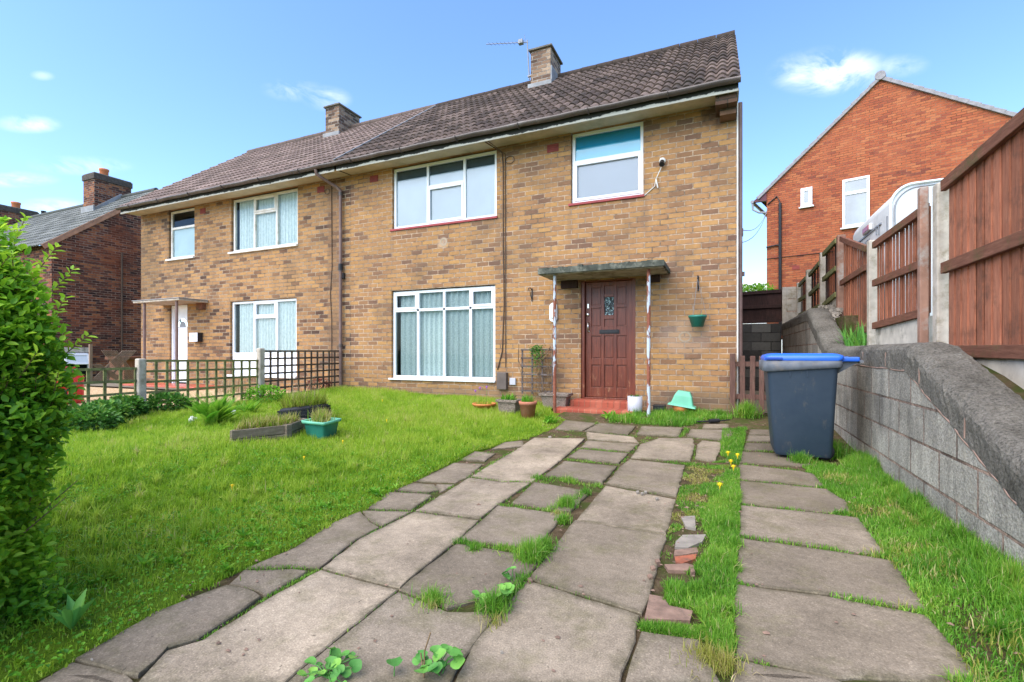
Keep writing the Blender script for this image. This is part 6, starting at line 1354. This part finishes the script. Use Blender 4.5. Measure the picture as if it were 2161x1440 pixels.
# front of the house strip
region([(1370, 868), (1545, 868), (1545, 884), (1480, 892), (1440, 900), (1330, 893), (1280, 890)], 14000, .10, .007, thresh=-.5, seed=21, lean=.5)
gtuft(1440, 892, .13, 200, .09, .006); gtuft(1395, 882, .15, 420, .12, .008); gtuft(1160, 888, .12, 120, .08, .01, 'grass_blade')
# strip along the block wall: fills whatever the slabs leave free
SLW = [[(q[0], q[1]) for q in (onG(x, y) for x, y in poly)] for tv, poly in SL]
def offslab(x, y, grow=1.0):
    ok = np.ones(len(x), bool)
    for poly in SLW:
        cx_ = sum(p[0] for p in poly)/len(poly); cy_ = sum(p[1] for p in poly)/len(poly); ok &= ~inpoly(x, y, [(cx_+(p[0]-cx_)*grow, cy_+(p[1]-cy_)*grow) for p in poly])
    return ok
n = 100000; xw = rng.uniform(.50, 1.11, n); yw = rng.uniform(-7.1, -2.3, n); ok = offslab(xw, yw, .97) & ~((xw < .86) & (yw > -2.85)); xw = xw[ok]; yw = yw[ok]; k_ = nz2(xw, yw, 6, 31); k2 = nz2(xw, yw, 19, 35)
near = ((xw-.80)/.30).clip(0, 1); keep = rng.uniform(0, 1, len(xw)) < .50+.25*near+.30*k2; xw = xw[keep]; yw = yw[keep]; k_ = k_[keep]; k2 = k2[keep]; near = near[keep]
GR.append((np.stack([xw, yw, GZ(yw)-.01], 1), (.04+.05*near)*(1+.5*k_+.25*k2).clip(.3, 1.8), .0046, 'grass_lush', .8))
xd = rng.uniform(.50, 1.0, 7000); yd = rng.uniform(-6.8, -2.6, 7000); ok = offslab(xd, yd, .93) & (nz2(xd, yd, 9, 36) > .15) & ~((xd < .86) & (yd > -2.85)); GR.append((np.stack([xd[ok], yd[ok], GZ(yd[ok])-.004], 1), np.full(ok.sum(), .055), .0032, 'grass_dry', 1.2))
for i in range(60):
    y_ = rl.uniform(-6.5, -2.75); x_ = 1.06-abs(rl.gauss(0, .12)); nn_ = rl.randint(90, 260); L_ = rl.uniform(.06, .14)*(1 if x_ > .95 else .6); a = rng.uniform(0, 6.28, nn_); q = rl.uniform(.02, .05)*np.abs(rng.normal(0, .7, nn_))
    GR.append((np.stack([np.minimum(x_+q*np.cos(a), 1.11), y_+q*np.sin(a), np.full(nn_, gz(y_)-.01)], 1), np.full(nn_, L_), .0046, 'grass_lush', .8))
# loose growth in every joint left open between slabs
n = 60000; xj = rng.uniform(-2.5, .0, n); yj = rng.uniform(-7.2, -2.0, n); ok = offslab(xj, yj, 1.0) & (nz2(xj, yj, 5, 61)+.5*nz2(xj, yj, 23, 62) > .35); xj = xj[ok]; yj = yj[ok]
ok = np.array([edge_x(b) < a for a, b in zip(xj, yj)], bool); xj = xj[ok]; yj = yj[ok]; GR.append((np.stack([xj, yj, GZ(yj)-.01], 1), np.full(len(xj), .022), .0035, 'grass_lush', .8))
for m in ('grass_lush', 'grass_dry', 'grass_blade'):
    sel = [g for g in GR if g[3] == m]
    if not sel: continue
    P = np.concatenate([g[0] for g in sel]); L = np.concatenate([g[1] for g in sel]); W = np.concatenate([np.full(len(g[0]), g[2]) for g in sel]); r = rng.uniform(0, 1, len(P))*.6+.2+.2*nz2(P[:, 0], P[:, 1], 8, 41)
    r = np.where(rng.uniform(0, 1, len(P)) < .04, .99, r.clip(0, .95))
    blades('joint_grass', P, L, W, m, .95, curl=.9, rnd=r, kind='stuff')
# leafy weeds at the step and by the pot
for (px, py, n, L, lb) in ((1160, 893, 26, .13, 'jagged green weed left of the front step'), (1290, 884, 22, .13, 'leafy green weed in front of the red step'), (1335, 888, 16, .11, 'leafy weed below the grey pot'), (1130, 880, 14, .1, 'leafy weed behind the terracotta pot')):
    p = onG(px, py); a = rng.uniform(0, 6.28, n); e_ = rng.uniform(.3, 1.2, n); D_ = np.stack([np.cos(a)*np.cos(e_), np.sin(a)*np.cos(e_), np.sin(e_)], 1)
    o = leaves('leafy_weed', np.array([[p[0], p[1], p[2]]])+rng.normal(0, .04, (n, 3))*[1, 1, 0], D_, np.array([[0, 0, 1.]])+unit(n)*.3, L*rng.uniform(.7, 1.4, n), .04, 'weed_leaf', rng.uniform(.4, 1, n)); tag(o, lb, 'weed')

# ---------------------------------------------------------------- hedge
hg = thing('hedge', 'tall bright green privet hedge filling the left edge of the front garden', 'hedge', (-4.2, -7.2, 0))
def hedge_surface(n):
    # silhouette traced in depth: hedge end face between camera-left directions; real box X -8..-3.3, Y -7.7..-6.75
    z = rng.uniform(.0, 1.78, n); x = -3.28-np.abs(rng.exponential(.6, n)); y = rng.uniform(-7.75, -6.72, n); return x, y, z
n = 190000; x, y, z = hedge_surface(n)
bul = .10*nz2(y, z, 7, 51)+.09*nz2(x, z, 4, 52)
top_ = 1.53+.08*nz2(x, y, 6, 53)+.04*nz2(x, y, 17, 59)-.30*np.clip((x+3.75)/.35, 0, 1); ex = -3.40-.06*np.clip((z-.95)/.8, 0, 1)-.14*np.clip((.7-z)/.7, 0, 1)+.10*nz2(y, z, 5, 54)+.05*nz2(y, z, 15, 58)
yb0 = -6.78+.05*nz2(x, z, 5, 55)-.10*np.clip((z-1.1)/.7, 0, 1)
ok = (x < ex) & (z < top_) & (y < yb0); x = x[ok]; y = y[ok]; z = z[ok]; n = len(x)
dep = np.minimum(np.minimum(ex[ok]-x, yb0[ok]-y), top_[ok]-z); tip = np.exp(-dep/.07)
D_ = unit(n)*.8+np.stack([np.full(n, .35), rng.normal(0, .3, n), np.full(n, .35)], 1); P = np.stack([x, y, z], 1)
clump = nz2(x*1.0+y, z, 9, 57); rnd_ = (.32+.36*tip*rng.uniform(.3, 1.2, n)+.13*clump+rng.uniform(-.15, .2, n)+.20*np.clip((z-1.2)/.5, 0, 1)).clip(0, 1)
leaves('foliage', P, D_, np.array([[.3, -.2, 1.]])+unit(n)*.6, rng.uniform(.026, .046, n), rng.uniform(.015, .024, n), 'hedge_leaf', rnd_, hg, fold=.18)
# sprigs
SP = []; SD = []; tw = MB(); r7 = random.Random(12)
for i in range(300):
    y_ = r7.uniform(-7.7, -6.8); zz = r7.uniform(.2, 1.40); x_ = -3.52-.16*max(0, (zz-.95)/.8)-.1*max(0, (.75-zz)/.75)-(r7.random() < .35)*r7.uniform(0, 1.5)
    if x_ < -3.6: zz = 1.44
    d = Vector((r7.uniform(.2, .9) if x_ > -3.6 else r7.gauss(0, .3), r7.gauss(0, .35), r7.uniform(.5, 1.3))).normalized(); Ls = r7.uniform(.10, .24); p = Vector((x_, y_, zz)); tw.tube([p, p+d*Ls], [.003, .0015], 4, cap=False)
    for k in range(int(Ls/.018)):
        q = p+d*(k*.018+.02); a = k*1.57; sv = d.cross(Vector((math.sin(a), math.cos(a), .3))).normalized()
        for s in (-1, 1): SP.append(q); SD.append(sv*s+d*.8)
n = len(SP); leaves('sprigs', np.array(SP), np.array(SD), np.array([[.1, 0, 1.]])+unit(n)*.4, rng.uniform(.025, .04, n), .016, 'hedge_leaf', rng.uniform(.6, 1, n), hg, fold=.18)
for i in range(90):
    p = Vector((r7.uniform(-5.2, -3.95), r7.uniform(-7.5, -7.1), 0)); pts = [p]
    for k in range(5): p = p+Vector((r7.gauss(0, .035), r7.gauss(0, .03), .25)); pts.append(p)
    tw.tube(pts, [.010, .009, .008, .006, .005, .003], 5, cap=False)
tw.build('branches', 'twig', hg)
hg.location = (-4.2+.90, -7.2-.45, 0)

# ---------------------------------------------------------------- far things beyond the back fence
fb = thing('outbuilding', 'low white building just visible between the two houses above the back fence', 'building', (-1, 30, 1))
MB().box(-8, 9, 29, 33, 0, 6.0).build('wall', 'render_white', fb)
for i, (px, py) in enumerate(((1575, 608), (1603, 606))):
    q = onY(px, py, 9.0); leafclump('garden_bush', (q[0], 9.0, q[2]-.25), (.55, .4, .33), 700, .09, 'fern_leaf', ('small bush tip showing above the back fence near the house', 'paler bush tip above the back fence near the red house')[i], 'bush')
    MB().tube([(q[0], 9.0, 1.9), (q[0], 9.0, q[2])], .04, 6).build('stem', 'twig', bpy.data.objects[-1] if False else None, kind='structure') if False else None
